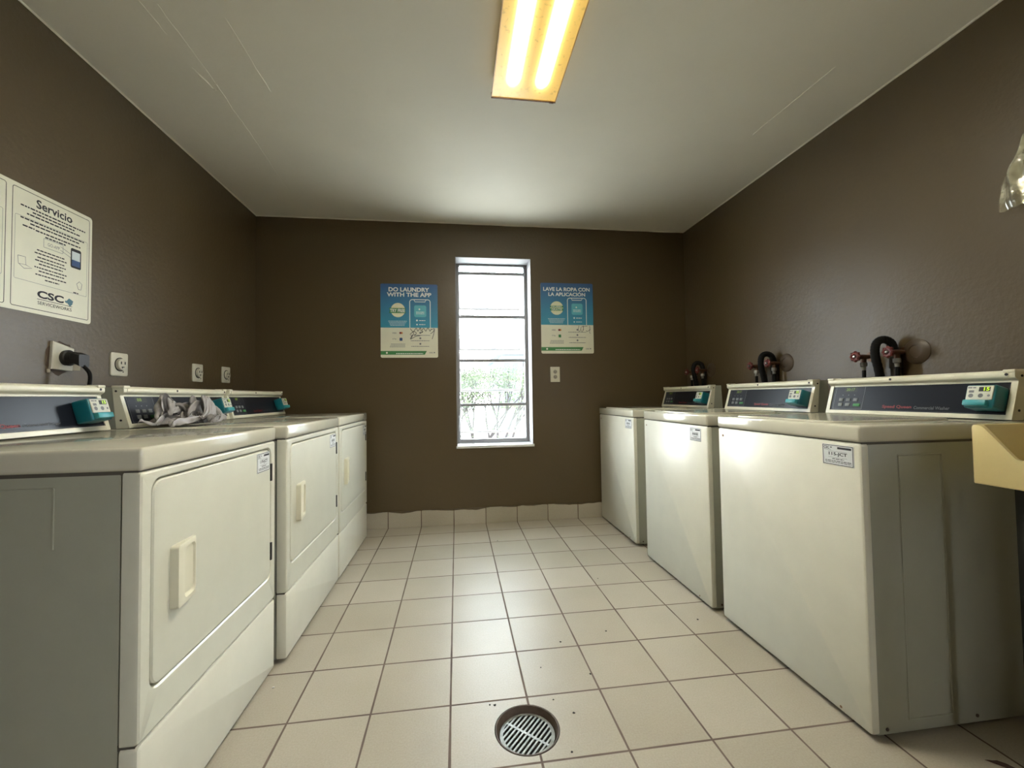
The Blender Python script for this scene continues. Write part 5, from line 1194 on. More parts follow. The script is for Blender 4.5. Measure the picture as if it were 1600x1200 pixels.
    -68, 68, 42, -65, 75, 39, -62, 79, 31, -57, 83, 33, -54, 84, 46, -49, 90, 54, -43, 92, 58, -36, 90, 57, -30, 89, 46, -26, 84, 58, -22, 78, 50, -16, 78, 50, -11, 76, 46, -6, 79, 52, -6, 84, 61, -9, 78, 57, -13, 78, 56, -16, 78, 58, -19, 84, 57, -22, 91, 55, -24, 101, 58,
    -22, 112, 52, -18, 115, 44, -15, 117, 38, -10, 122, 32, -9, 117, 23, -12, 109, 16, -8, 110, 10, -5, 112, 6, -1, 111, 6, 2, 114, 5, 5, 116, 12, 8, 118, 5, 11, 121, 10, 12, 116, 20, 12, 107, 27, 12, 102, 37, 13, 99, 50, 17, 90, 56, 19, 78, 61, 22, 78, 72, 22, 75, 86,
    24, 63, 87, 28, 56, 95, 26, 66, 98, 23, 65, 106, 21, 61, 114, 18, 69, 116, 22, 70, 116, 21, 75, 121, 23, 80, 127, 26, 82, 123, 29, 75, 114, 34, 80, 107, 41, 78, 102, 41, 72, 84, 49, 67, 73, 57, 55, 65, 65, 46, 50, 65, 23, 33, 69, 12, 12, 80, 16, 19, 90, 12, 23,
    -7, -89, 41, -4, -82, 45, -2, -78, 52, 2, -80, 59, 0, -77, 74, -2, -71, 89, -8, -67, 97, -16, -56, 99, -23, -50, 106, -30, -42, 89, -35, -22, 81, -43, -14, 74, -51, -3, 54, -52, 20, 40, -60, 26, 39, -68, 20, 38, -72, 33, 37, -72, 44, 25, -75, 52, 23, -79, 59, 23, -80, 67, 26,
    -79, 75, 29, -78, 82, 32, -75, 90, 36, -70, 88, 41, -66, 94, 34, -60, 98, 34, -54, 101, 40, -47, 103, 42, -42, 105, 53, -35, 104, 44, -29, 103, 53, -26, 92, 44, -21, 84, 45, -16, 87, 44, -12, 90, 44, -12, 97, 48, -14, 99, 57, -17, 96, 52, -20, 97, 46, -20, 106, 50, -23, 103, 43,
    -23, 115, 37, -19, 121, 31, -15, 121, 23, -14, 109, 26, -10, 103, 27, -5, 110, 22, -4, 104, 16, -5, 98, 8, 0, 98, 7, 1, 105, 13, 5, 103, 12, 8, 106, 11, 12, 109, 9, 16, 116, 12, 17, 114, 22, 15, 103, 26, 13, 96, 37, 13, 88, 49, 14, 82, 60, 18, 75, 70, 22, 68, 76,
    20, 65, 89, 24, 62, 97, 28, 56, 103, 27, 63, 109, 24, 62, 117, 20, 59, 121, 21, 64, 127, 24, 67, 130, 25, 73, 121, 30, 71, 126, 34, 75, 119, 40, 75, 109, 41, 67, 95, 45, 63, 78, 51, 58, 62, 60, 44, 55, 68, 30, 47, 68, 7, 26, 77, 3, 11, 85, 9, 32, 94, 18, 41,
    -7, -92, 49, -6, -83, 54, -4, -76, 59, -1, -84, 63, -4, -78, 77, -6, -68, 85, -9, -56, 97, -16, -46, 100, -26, -38, 102, -32, -35, 77, -39, -24, 65, -44, -3, 57, -50, 7, 37, -59, 12, 35, -66, 22, 25, -70, 37, 24, -76, 35, 17, -81, 39, 25, -85, 46, 30, -88, 55, 33, -89, 63, 39,
    -89, 69, 43, -88, 75, 47, -85, 82, 51, -82, 92, 53, -77, 98, 51, -71, 105, 47, -66, 111, 39, -60, 114, 44, -52, 117, 42, -46, 120, 49, -39, 115, 43, -32, 117, 48, -27, 108, 46, -25, 99, 38, -22, 90, 37, -18, 88, 34, -15, 95, 35, -14, 101, 33, -14, 111, 38, -18, 104, 35, -22, 109, 30,
    -23, 119, 21, -18, 120, 15, -16, 107, 16, -13, 99, 16, -8, 99, 14, -8, 94, 23, -5, 88, 18, -2, 87, 18, 2, 91, 23, -1, 97, 26, 2, 100, 27, 6, 103, 26, 10, 103, 23, 13, 100, 16, 18, 102, 10, 21, 109, 18, 20, 104, 29, 18, 92, 33, 18, 84, 43, 18, 73, 52, 18, 65, 63,
    19, 57, 76, 20, 53, 88, 22, 50, 100, 25, 49, 110, 29, 52, 116, 25, 47, 122, 27, 53, 127, 29, 61, 122, 30, 67, 114, 33, 61, 122, 38, 65, 115, 44, 65, 106, 46, 58, 90, 48, 52, 72, 54, 48, 56, 61, 37, 42, 68, 14, 46, 72, -2, 23, 83, -2, 16, 91, 10, 29, 98, 12, 49,
    -10, -90, 57, -7, -89, 67, -5, -86, 55, -6, -84, 68, -9, -76, 80, -11, -65, 89, -13, -50, 87, -20, -40, 92, -28, -27, 92, -34, -22, 64, -43, -18, 52, -47, 8, 43, -54, 22, 35, -62, 14, 21, -67, 35, 17, -74, 39, 13, -79, 48, 19, -86, 54, 20, -91, 54, 20, -95, 63, 23, -96, 71, 31,
    -97, 77, 37, -96, 84, 40, -94, 90, 44, -89, 91, 39, -87, 100, 46, -82, 108, 47, -76, 116, 46, -69, 122, 43, -62, 126, 42, -55, 130, 42, -47, 130, 39, -40, 122, 36, -34, 123, 38, -28, 120, 36, -25, 112, 38, -25, 102, 32, -23, 94, 29, -21, 101, 29, -18, 101, 24, -19, 110, 21, -24, 108, 18,
    -21, 114, 6, -16, 109, 4, -13, 101, 5, -9, 92, 4, -11, 88, 13, -8, 78, 18, -5, 71, 21, -4, 75, 30, -3, 77, 22, -1, 80, 29, 2, 82, 32, 5, 84, 31, 7, 90, 38, 11, 92, 34, 15, 95, 30, 17, 90, 20, 22, 92, 16, 25, 99, 22, 24, 99, 34, 24, 90, 44, 24, 76, 45,
    25, 69, 58, 25, 59, 69, 26, 51, 79, 27, 44, 90, 29, 41, 100, 31, 38, 111, 33, 41, 121, 35, 49, 121, 33, 50, 112, 36, 56, 107, 40, 62, 99, 44, 48, 100, 49, 44, 88, 54, 50, 72, 59, 38, 56, 61, 24, 37, 67, 3, 41, 76, -7, 26, 86, -5, 21, 95, 6, 29, 101, 16, 43,
    -8, -80, 44, -11, -84, 51, -10, -79, 65, -7, -69, 66, -7, -60, 76, -13, -54, 72, -19, -50, 80, -27, -37, 82, -30, -18, 81, -38, -20, 66, -43, -9, 41, -48, 15, 34, -56, 24, 22, -64, 21, 11, -69, 41, 9, -75, 50, 16, -83, 52, 13, -89, 58, 12, -92, 67, 20, -91, 70, 30, -93, 82, 29,
    -95, 79, 22, -94, 88, 26, -96, 95, 28, -96, 102, 35, -92, 98, 30, -87, 95, 36, -81, 98, 40, -76, 110, 34, -70, 120, 31, -63, 129, 30, -56, 133, 29, -49, 129, 27, -42, 129, 27, -37, 122, 28, -32, 119, 26, -27, 118, 23, -28, 107, 25, -28, 103, 18, -25, 101, 14, -20, 97, 12, -18, 103, 16,
    -17, 102, 4, -16, 97, 10, -13, 88, 9, -10, 80, 5, -6, 84, 8, -4, 75, 12, 0, 73, 17, -1, 66, 24, 3, 69, 23, 4, 71, 32, 2, 66, 39, 5, 65, 38, 4, 71, 43, 8, 72, 38, 12, 74, 40, 15, 82, 43, 19, 82, 37, 21, 76, 28, 25, 79, 20, 28, 88, 20, 30, 95, 31,
    30, 90, 45, 31, 83, 55, 32, 73, 64, 33, 61, 69, 33, 62, 80, 33, 52, 85, 35, 44, 92, 36, 37, 99, 40, 37, 103, 44, 43, 100, 42, 44, 90, 46, 44, 82, 50, 44, 70, 56, 34, 67, 61, 22, 57, 62, 14, 32, 68, -3, 33, 78, -4, 32, 87, -8, 28, 95, -1, 30, 102, 9, 42,
    -7, -66, 57, -10, -65, 50, -13, -63, 60, -11, -54, 64, -11, -44, 75, -16, -41, 81, -22, -36, 71, -30, -27, 67, -35, -8, 77, -43, -11, 63, -43, 1, 35, -51, 7, 26, -57, 23, 15, -65, 25, 4, -72, 36, 7, -77, 52, 10, -83, 58, 12, -89, 65, 9, -89, 68, 23, -88, 73, 34, -92, 73, 25,
    -92, 79, 16, -93, 86, 14, -94, 94, 18, -96, 101, 22, -95, 112, 27, -90, 107, 27, -85, 98, 27, -79, 92, 32, -73, 101, 36, -68, 113, 29, -63, 123, 21, -56, 132, 18, -49, 131, 18, -43, 127, 16, -38, 124, 15, -34, 116, 18, -30, 119, 14, -27, 118, 10, -24, 114, 11, -25, 105, 11, -21, 102, 5,
    -19, 94, 9, -18, 86, 8, -15, 79, 10, -10, 76, 14, -6, 76, 5, -2, 70, 7, 2, 65, 14, 1, 57, 19, 4, 56, 25, 3, 57, 33, 1, 55, 26, 0, 52, 36, 0, 51, 49, 2, 60, 53, 7, 64, 58, 10, 62, 59, 14, 62, 55, 19, 63, 53, 22, 63, 45, 24, 62, 33, 28, 65, 27,
    33, 71, 23, 36, 82, 27, 39, 84, 36, 40, 84, 49, 42, 77, 59, 43, 68, 67, 43, 59, 73, 41, 50, 72, 41, 41, 72, 44, 33, 75, 48, 29, 81, 53, 33, 75, 52, 32, 61, 58, 29, 53, 60, 12, 51, 62, 5, 30, 69, -4, 25, 77, -10, 37, 84, -3, 34, 92, -1, 39, 99, -3, 44,
    -9, -46, 50, -9, -45, 62, -14, -42, 60, -17, -39, 68, -16, -28, 77, -22, -27, 83, -28, -25, 75, -32, -14, 62, -38, 1, 69, -42, -3, 51, -45, 12, 38, -50, 8, 19, -57, 18, 8, -63, 31, 4, -70, 40, 3, -77, 50, 2, -82, 58, 5, -88, 69, 5, -89, 75, 18, -86, 76, 31, -90, 80, 27,
    -89, 84, 18, -90, 87, 10, -94, 92, 9, -96, 99, 14, -96, 112, 18, -92, 116, 22, -87, 109, 27, -82, 103, 29, -76, 97, 25, -70, 98, 32, -65, 110, 31, -60, 124, 30, -55, 123, 16, -49, 122, 10, -43, 120, 7, -38, 118, 7, -33, 115, 6, -30, 112, 5, -27, 108, 5, -25, 102, 3, -22, 93, 5,
    -18, 90, 1, -15, 85, 3, -12, 78, 5, -10, 69, 11, -6, 69, 3, -2, 64, 6, 2, 56, 10, 3, 49, 18, 2, 48, 31, 4, 52, 23, 6, 47, 29, 8, 51, 36, 4, 46, 34, 4, 41, 42, 5, 52, 40, 6, 46, 47, 9, 41, 52, 13, 39, 59, 16, 37, 64, 21, 40, 60, 24, 50, 57,
    28, 56, 50, 32, 54, 45, 33, 52, 31, 39, 57, 30, 42, 66, 30, 47, 65, 37, 49, 62, 45, 51, 54, 51, 51, 48, 55, 52, 39, 56, 49, 31, 54, 51, 20, 59, 54, 21, 47, 59, 21, 41, 59, 5, 46, 63, 1, 38, 67, -8, 27, 75, -12, 29, 81, -12, 34, 86, -5, 42, 91, -6, 49,
    -15, -27, 52, -14, -22, 60, -14, -20, 70, -18, -18, 77, -23, -16, 86, -28, -14, 84, -31, -7, 74, -33, 2, 60, -38, -10, 62, -39, 3, 47, -43, 14, 34, -49, 15, 24, -54, 22, 10, -60, 34, 4, -66, 44, 3, -72, 54, 2, -78, 62, 3, -83, 69, 7, -87, 67, 17, -85, 80, 21, -88, 86, 32,
    -91, 87, 23, -90, 91, 16, -91, 95, 8, -94, 103, 8, -94, 107, 17, -91, 116, 14, -87, 117, 23, -83, 111, 30, -77, 105, 27, -71, 99, 23, -65, 100, 29, -60, 112, 32, -55, 125, 28, -51, 117, 18, -46, 112, 11, -41, 109, 6, -36, 108, 5, -32, 107, 3, -28, 103, 5, -26, 97, 3, -23, 91, 1,
    -20, 84, 3, -17, 79, 3, -14, 73, 3, -12, 64, 10, -7, 66, 9, -4, 58, 6, -1, 60, 15, 0, 48, 23, 4, 41, 34, 5, 42, 24, 10, 43, 26, 11, 53, 26, 9, 43, 33, 12, 49, 38, 12, 61, 38, 14, 56, 41, 13, 63, 45, 17, 59, 43, 16, 52, 36, 12, 43, 37, 14, 35, 38,
    18, 31, 47, 22, 34, 56, 26, 35, 60, 30, 43, 59, 35, 45, 54, 35, 45, 41, 40, 43, 35, 45, 42, 31, 48, 38, 32, 51, 33, 32, 53, 25, 34, 54, 16, 39, 57, 10, 49, 57, 12, 35, 58, 1, 39, 62, -5, 40, 66, -12, 37, 70, -18, 34, 75, -20, 35, 81, -20, 38, 85, -20, 35,
    -18, -2, 58, -22, -1, 58, -24, -5, 65, -26, -12, 64, -27, -21, 63, -29, -11, 63, -31, -1, 58, -35, -11, 55, -39, -12, 50, -41, -2, 39, -44, 7, 29, -47, 14, 18, -51, 26, 12, -57, 34, 10, -62, 44, 3, -67, 54, 5, -73, 60, 10, -79, 60, 15, -82, 73, 17, -87, 75, 9, -87, 84, 18,
    -86, 92, 27, -90, 96, 25, -91, 101, 17, -91, 107, 10, -90, 107, 19, -88, 113, 12, -85, 116, 18, -81, 117, 29, -76, 111, 27, -71, 103, 21, -65, 102, 23, -58, 106, 31, -56, 123, 34, -50, 121, 25, -46, 119, 16, -41, 109, 12, -37, 103, 8, -33, 99, 3, -29, 96, 3, -26, 95, 8, -25, 88, 3,
    -22, 80, 3, -19, 74, 3, -16, 69, 7, -12, 65, 2, -8, 61, 4, -6, 54, 13, -3, 62, 20, -2, 50, 29, 2, 37, 30, 5, 37, 17, 6, 50, 23, 12, 47, 18, 10, 56, 26, 8, 62, 32, 11, 61, 23, 9, 65, 30, 10, 73, 25, 11, 75, 34, 15, 76, 32, 17, 69, 29, 14, 61, 24,
    18, 55, 27, 18, 45, 28, 20, 35, 31, 23, 27, 38, 26, 27, 51, 30, 24, 61, 35, 29, 61, 39, 38, 53, 42, 30, 54, 46, 24, 51, 48, 18, 51, 50, 11, 50, 53, 7, 45, 54, 7, 32, 58, 2, 30, 60, -7, 34, 63, -8, 27, 66, -12, 22, 70, -18, 20, 73, -23, 19, 76, -29, 18,
    -19, -28, 42, -18, -29, 53, -20, -22, 44, -22, -16, 40, -25, -12, 41, -28, -8, 42, -32, -10, 44, -37, -10, 43, -40, -14, 40, -40, -7, 31, -43, 1, 23, -45, 9, 14, -47, 19, 8, -51, 31, 6, -55, 41, 9, -60, 46, 16, -66, 46, 10, -71, 56, 15, -75, 63, 22, -79, 71, 10, -82, 80, 3,
    -84, 91, 12, -83, 93, 21, -84, 100, 19, -87, 95, 16, -88, 101, 9, -86, 105, 16, -83, 109, 23, -79, 116, 20, -74, 116, 22, -69, 109, 18, -64, 109, 23, -57, 108, 25, -54, 118, 36, -49, 120, 29, -44, 120, 20, -39, 114, 14, -35, 108, 12, -31, 100, 8, -29, 91, 10, -26, 87, 9, -22, 84, 7,
    -24, 76, 10, -21, 70, 9, -19, 64, 9, -15, 58, 3, -11, 56, 8, -6, 50, 4, -2, 53, 13, -3, 44, 25, 3, 41, 28, 6, 31, 18, 7, 42, 21, 11, 52, 12, 11, 64, 20, 5, 57, 26, 6, 69, 23, 9, 78, 22, 4, 79, 23, 6, 85, 22, 9, 82, 18, 10, 85, 26, 13, 88, 27,
    18, 82, 25, 20, 69, 25, 23, 61, 24, 21, 50, 20, 25, 48, 32, 30, 41, 39, 28, 27, 42, 33, 31, 37, 38, 37, 34, 42, 30, 35, 46, 24, 34, 49, 16, 38, 51, 6, 38, 55, 1, 41, 57, -5, 31, 57, -10, 23, 59, -16, 20, 60, -21, 30, 62, -27, 34, 65, -31, 40, 68, -35, 45,
    -26, -54, 46, -26, -48, 38, -28, -40, 36, -28, -36, 47, -29, -29, 42, -30, -24, 50, -32, -20, 53, -36, -16, 53, -37, -8, 44, -39, -1, 35, -39, 1, 24, -40, 5, 16, -42, 14, 14, -44, 30, 15, -49, 33, 20, -54, 29, 18, -59, 33, 23, -65, 40, 25, -66, 52, 17, -69, 65, 13, -73, 74, 13,
    -79, 73, 19, -77, 83, 10, -80, 91, 5, -82, 99, 3, -82, 108, 4, -80, 109, 11, -77, 105, 16, -75, 114, 12, -71, 118, 13, -65, 117, 17, -60, 110, 17, -56, 118, 25, -52, 111, 32, -47, 113, 25, -41, 115, 23, -37, 105, 16, -32, 104, 17, -30, 92, 13, -25, 95, 12, -22, 90, 10, -20, 85, 18,
    -19, 79, 10, -19, 73, 17, -16, 72, 13, -15, 61, 18, -15, 50, 11, -11, 47, 4, -4, 47, 7, 0, 43, 16, 0, 39, 32, 5, 29, 27, 9, 39, 26, 10, 46, 16, 10, 63, 15, 5, 58, 17, 9, 67, 19, 5, 71, 17, 2, 78, 12, 2, 88, 16, 5, 92, 19, 7, 98, 19, 9, 92, 14,
    13, 87, 11, 18, 86, 12, 22, 82, 15, 20, 69, 19, 24, 62, 14, 26, 57, 27, 26, 44, 29, 26, 33, 37, 32, 33, 33, 37, 28, 29, 42, 22, 27, 47, 18, 26, 51, 9, 29, 53, -3, 38, 56, -14, 38, 56, -21, 27, 55, -27, 17, 57, -36, 15, 59, -45, 19, 61, -52, 19, 60, -56, 29,
    -35, -71, 29, -35, -62, 27, -36, -57, 38, -33, -51, 30, -33, -46, 45, -33, -34, 43, -35, -26, 45, -33, -16, 47, -35, -5, 45, -38, 3, 44, -39, 10, 37, -40, 16, 31, -37, 9, 25, -38, 16, 16, -42, 17, 23, -46, 22, 31, -50, 24, 35, -54, 33, 27, -58, 41, 34, -63, 48, 29, -66, 60, 30,
    -68, 72, 31, -71, 83, 30, -73, 92, 22, -74, 99, 17, -74, 99, 8, -73, 102, 2, -71, 107, 7, -68, 104, 13, -65, 112, 6, -60, 115, 8, -55, 116, 14, -54, 107, 25, -47, 105, 27, -43, 113, 33, -39, 106, 25, -35, 96, 19, -30, 96, 20, -26, 89, 18, -23, 94, 22, -19, 92, 20, -16, 91, 14,
    -14, 84, 15, -14, 80, 21, -15, 69, 24, -11, 70, 19, -11, 58, 15, -12, 46, 18, -8, 39, 7, -1, 39, 4, 0, 33, 20, 3, 32, 39, 8, 30, 26, 12, 41, 17, 9, 57, 22, 5, 50, 13, 6, 63, 14, 3, 70, 14, 5, 78, 10, 2, 82, 10, 4, 92, 8, 7, 98, 8, 11, 99, 8,
    14, 97, 10, 14, 91, 19, 16, 82, 15, 20, 75, 8, 24, 75, 15, 27, 65, 18, 27, 51, 20, 26, 37, 27, 28, 24, 37, 34, 24, 40, 40, 20, 38, 45, 14, 24, 51, 5, 23, 52, -11, 33, 54, -24, 41, 55, -35, 31, 53, -45, 20, 53, -55, 11, 55, -65, 6, 57, -74, 5, 60, -80, 7,
    -47, -76, 42, -44, -80, 34, -42, -73, 22, -40, -65, 33, -39, -52, 34, -38, -38, 32, -35, -27, 32, -33, -15, 39, -33, -3, 42, -37, 7, 36, -35, 13, 43, -34, 21, 36, -36, 30, 41, -35, 33, 31, -34, 30, 18, -37, 36, 21, -39, 35, 35, -43, 35, 42, -46, 35, 27, -51, 41, 19, -55, 51, 16,
    -60, 61, 18, -61, 69, 26, -65, 73, 18, -65, 83, 16, -65, 94, 18, -66, 87, 11, -65, 92, 5, -61, 97, 3, -58, 101, 7, -53, 104, 10, -53, 102, 21, -49, 99, 32, -44, 104, 40, -39, 104, 37, -33, 101, 31, -29, 90, 23, -26, 83, 18, -22, 90, 25, -17, 93, 23, -14, 99, 28, -11, 97, 22,
    -12, 90, 28, -9, 84, 22, -9, 75, 23, -11, 69, 33, -11, 58, 29, -8, 52, 22, -10, 37, 22, -7, 32, 7, 0, 32, 5, 2, 29, 22, 6, 25, 39, 10, 37, 33, 14, 51, 22, 8, 58, 16, 4, 56, 7, 6, 69, 8, 3, 78, 4, 5, 82, 14, 4, 86, 5, 7, 92, 5, 10, 97, 2,
    13, 89, 5, 13, 82, 13, 15, 75, 18, 18, 80, 5, 23, 75, 7, 27, 66, 9, 31, 53, 19, 30, 38, 25, 27, 23, 31, 33, 18, 39, 40, 14, 40, 47, 10, 31, 50, -5, 19, 53, -20, 29, 51, -35, 40, 53, -52, 36, 50, -63, 23, 50, -75, 13, 52, -87, 12, 54, -97, 18, 57, -105, 14,
    -52, -102, 39, -54, -90, 41, -51, -80, 31, -47, -68, 24, -41, -61, 21, -40, -44, 22, -35, -29, 21, -32, -14, 28, -36, -7, 38, -33, 6, 44, -30, 14, 48, -30, 24, 53, -27, 36, 51, -25, 39, 42, -25, 38, 27, -26, 37, 36, -27, 46, 29, -31, 41, 38, -35, 44, 43, -41, 48, 36, -43, 46, 21,
    -47, 58, 21, -52, 48, 25, -55, 58, 30, -56, 70, 23, -56, 78, 25, -57, 78, 14, -56, 86, 10, -57, 91, 20, -53, 90, 14, -49, 94, 18, -48, 95, 29, -44, 92, 36, -41, 97, 27, -37, 91, 32, -31, 88, 36, -25, 84, 30, -21, 87, 23, -17, 80, 23, -14, 87, 32, -11, 92, 37, -10, 102, 34,
    -7, 99, 30, -5, 91, 29, -6, 82, 34, -5, 72, 33, -7, 63, 39, -9, 52, 36, -5, 46, 28, -7, 31, 24, -6, 22, 8, 1, 24, 5, 3, 20, 24, 9, 21, 33, 13, 35, 32, 14, 51, 18, 12, 56, 7, 6, 53, 8, 6, 65, 2, 9, 78, 3, 8, 80, 12, 11, 84, 10, 9, 84, 3,
    12, 82, 2, 15, 77, 9, 18, 73, 17, 17, 75, 3, 21, 69, 5, 26, 58, 8, 31, 48, 14, 27, 36, 22, 31, 26, 30, 35, 14, 31, 42, 6, 36, 50, 0, 37, 49, -18, 25, 52, -35, 22, 48, -50, 35, 50, -68, 39, 49, -83, 30, 47, -96, 18, 50, -107, 24, 50, -116, 14, 48, -111, 4,
    -61, -105, 31, -56, -110, 38, -53, -97, 28, -49, -82, 18, -44, -66, 9, -39, -52, 16, -34, -36, 28, -35, -15, 20, -35, 8, 23, -27, 18, 33, -25, 30, 44, -20, 26, 56, -21, 14, 55, -17, 25, 57, -14, 30, 52, -13, 31, 36, -14, 39, 43, -18, 49, 43, -22, 54, 37, -28, 49, 31, -33, 58, 35,
    -36, 51, 40, -42, 56, 43, -45, 44, 40, -49, 52, 40, -49, 60, 29, -49, 68, 25, -51, 75, 26, -53, 82, 34, -51, 90, 34, -50, 81, 30, -46, 80, 29, -42, 88, 26, -37, 92, 25, -32, 93, 28, -28, 92, 36, -23, 86, 38, -19, 81, 28, -14, 76, 29, -11, 85, 32, -8, 92, 35, -10, 97, 43,
    -7, 101, 40, -4, 99, 36, -2, 89, 34, -2, 80, 40, -2, 69, 39, -4, 58, 40, -7, 46, 45, -3, 41, 34, -2, 30, 23, -4, 16, 17, 0, 14, 5, 5, 23, 13, 9, 18, 25, 13, 30, 26, 16, 47, 25, 14, 46, 11, 8, 46, 4, 9, 60, 2, 11, 69, 5, 8, 69, 11, 9, 75, 16,
    12, 77, 14, 14, 71, 21, 14, 71, 11, 18, 66, 13, 21, 59, 9, 25, 49, 6, 31, 37, 13, 28, 25, 22, 35, 23, 21, 40, 14, 22, 46, 0, 25, 48, -14, 43, 49, -34, 35, 47, -48, 17, 47, -67, 26, 45, -86, 37, 44, -101, 27, 46, -117, 38, 43, -118, 18, 42, -123, 3, 45, -129, 8,
    -61, -122, 26, -59, -107, 20, -51, -109, 34, -47, -90, 26, -42, -72, 9, -37, -54, 20, -32, -34, 37, -33, -10, 35, -33, 20, 21, -23, 31, 28, -16, 27, 45, -16, 6, 51, -11, 2, 53, -7, 13, 50, -6, 4, 55, -4, 14, 50, -5, 22, 43, -8, 32, 37, -11, 42, 33, -14, 53, 28, -20, 61, 27,
    -24, 61, 39, -30, 62, 42, -33, 48, 48, -39, 49, 51, -44, 52, 51, -47, 58, 45, -47, 67, 41, -48, 73, 46, -47, 80, 38, -47, 86, 42, -43, 88, 40, -39, 89, 36, -35, 86, 31, -31, 85, 27, -26, 89, 29, -21, 82, 33, -17, 80, 37, -13, 76, 35, -12, 85, 37, -8, 88, 40, -8, 93, 48,
    -5, 100, 48, -2, 102, 44, 2, 98, 40, 3, 88, 41, 2, 78, 44, 1, 67, 47, -1, 56, 53, -2, 43, 54, -3, 32, 44, 1, 26, 33, -1, 12, 30, 0, 3, 15, 4, 12, 4, 9, 16, 7, 14, 22, 18, 17, 32, 33, 16, 35, 20, 11, 36, 9, 11, 46, 6, 14, 55, 10, 16, 61, 15,
    13, 61, 5, 16, 64, 3, 18, 61, 16, 20, 51, 9, 22, 44, 8, 25, 41, 20, 23, 29, 9, 32, 25, 10, 38, 12, 13, 42, -3, 17, 44, -11, 40, 45, -31, 40, 45, -50, 32, 44, -65, 13, 45, -86, 18, 40, -102, 32, 41, -119, 39, 43, -135, 32, 43, -137, 8, 40, -135, 20, 38, -133, 8,
    -58, -128, 25, -60, -112, 12, -51, -110, 26, -45, -90, 33, -40, -73, 7, -35, -48, 17, -28, -27, 30, -28, -2, 34, -30, 31, 36, -22, 24, 45, -17, 4, 46, -10, 1, 32, -4, 2, 34, -7, 3, 24, -3, -5, 27, 0, -8, 37, -1, 2, 30, -5, 10, 25, -7, 20, 21, -12, 27, 24, -16, 39, 17,
    -18, 56, 15, -22, 65, 20, -26, 65, 34, -31, 65, 45, -35, 56, 52, -40, 56, 54, -44, 65, 56, -43, 70, 51, -46, 75, 50, -44, 82, 49, -40, 84, 46, -36, 86, 42, -33, 82, 37, -29, 80, 31, -27, 82, 24, -21, 79, 25, -17, 75, 34, -13, 78, 40, -10, 82, 32, -8, 82, 43, -6, 91, 45,
    -4, 95, 51, -1, 95, 44, 0, 102, 47, 4, 97, 50, 5, 88, 52, 5, 78, 55, 3, 68, 61, 4, 56, 59, 4, 44, 55, 0, 32, 59, 4, 28, 47, 5, 17, 36, 2, 4, 34, 2, -2, 17, 7, 2, 9, 12, 10, 15, 16, 12, 31, 18, 22, 27, 18, 32, 19, 18, 33, 10, 14, 37, 9,
    16, 39, 1, 20, 45, 3, 18, 40, 15, 19, 34, 23, 24, 33, 27, 23, 24, 15, 29, 14, 11, 36, 9, 8, 38, -7, 19, 42, -7, 42, 41, -26, 35, 41, -47, 38, 40, -65, 30, 40, -82, 11, 42, -102, 13, 38, -116, 26, 38, -133, 35, 39, -143, 20, 42, -150, 30, 41, -143, 10, 39, -142, 0,
    -55, -125, 24, -57, -109, 6, -48, -107, 18, -41, -86, 31, -36, -65, 7, -34, -36, 10, -30, -16, 28, -25, 10, 25, -26, 12, 53, -19, 3, 50, -11, -9, 35, -3, -12, 41, -9, -12, 32, -6, -17, 29, -4, -22, 19, -3, -17, 13, 2, -14, 15, -2, -6, 11, -6, 0, 15, -8, 13, 12, -13, 20, 22,
    -17, 34, 20, -19, 48, 10, -24, 59, 15, -28, 67, 25, -31, 66, 38, -36, 64, 50, -41, 59, 49, -45, 63, 46, -43, 72, 44, -43, 80, 42, -39, 78, 43, -36, 80, 41, -32, 81, 42, -28, 80, 38, -25, 80, 31, -23, 73, 25, -18, 71, 28, -14, 71, 39, -10, 77, 39, -6, 78, 43, -4, 90, 44,
    -3, 88, 53, 0, 94, 51, -2, 100, 55, 2, 99, 59, 3, 92, 63, 5, 89, 67, 7, 80, 69, 8, 69, 72, 8, 58, 72, 8, 46, 70, 5, 34, 75, 7, 24, 66, 10, 19, 53, 7, 7, 48, 2, -3, 43, 3, -10, 28, 7, -7, 16, 11, -1, 13, 16, 5, 17, 19, 12, 26, 20, 19, 20,
    21, 19, 10, 19, 20, 2, 24, 22, 4, 24, 16, 17, 23, 10, 26, 28, 10, 28, 35, 10, 24, 34, -6, 23, 37, -5, 39, 38, -22, 40, 38, -42, 40, 38, -57, 19, 37, -76, 25, 40, -94, 26, 36, -109, 13, 39, -124, 18, 36, -137, 21, 37, -152, 24, 42, -157, 21, 43, -150, 6, 39, -149, 3,
    -58, -124, 11, -51, -109, 3, -46, -95, 18, -37, -80, 27, -32, -54, 12, -29, -27, 21, -32, -3, 7, -31, 15, 29, -20, 6, 44, -17, -13, 45, -7, -7, 52, -9, -22, 41, -4, -23, 31, 0, -20, 39, 2, -16, 32, 3, -22, 21, 2, -27, 12, 2, -18, 5, -2, -8, 4, -7, 0, 3, -10, 12, 11,
    -14, 27, 10, -20, 35, 9, -24, 48, 5, -26, 58, 16, -31, 66, 26, -33, 69, 42, -39, 66, 46, -43, 61, 40, -45, 72, 38, -42, 78, 38, -39, 82, 38, -36, 75, 34, -33, 74, 38, -30, 76, 39, -25, 78, 39, -23, 70, 34, -19, 75, 35, -16, 67, 32, -12, 69, 39, -7, 73, 38, -3, 84, 42,
    -2, 83, 53, 1, 92, 57, -4, 95, 58, -2, 101, 64, 1, 101, 70, 3, 96, 77, 1, 88, 75, 0, 80, 76, 0, 71, 81, 3, 63, 84, 8, 60, 82, 10, 48, 82, 11, 35, 80, 11, 22, 75, 10, 10, 68, 8, -3, 61, 7, -15, 52, 9, -21, 37, 11, -22, 22, 14, -13, 14, 17, -7, 9,
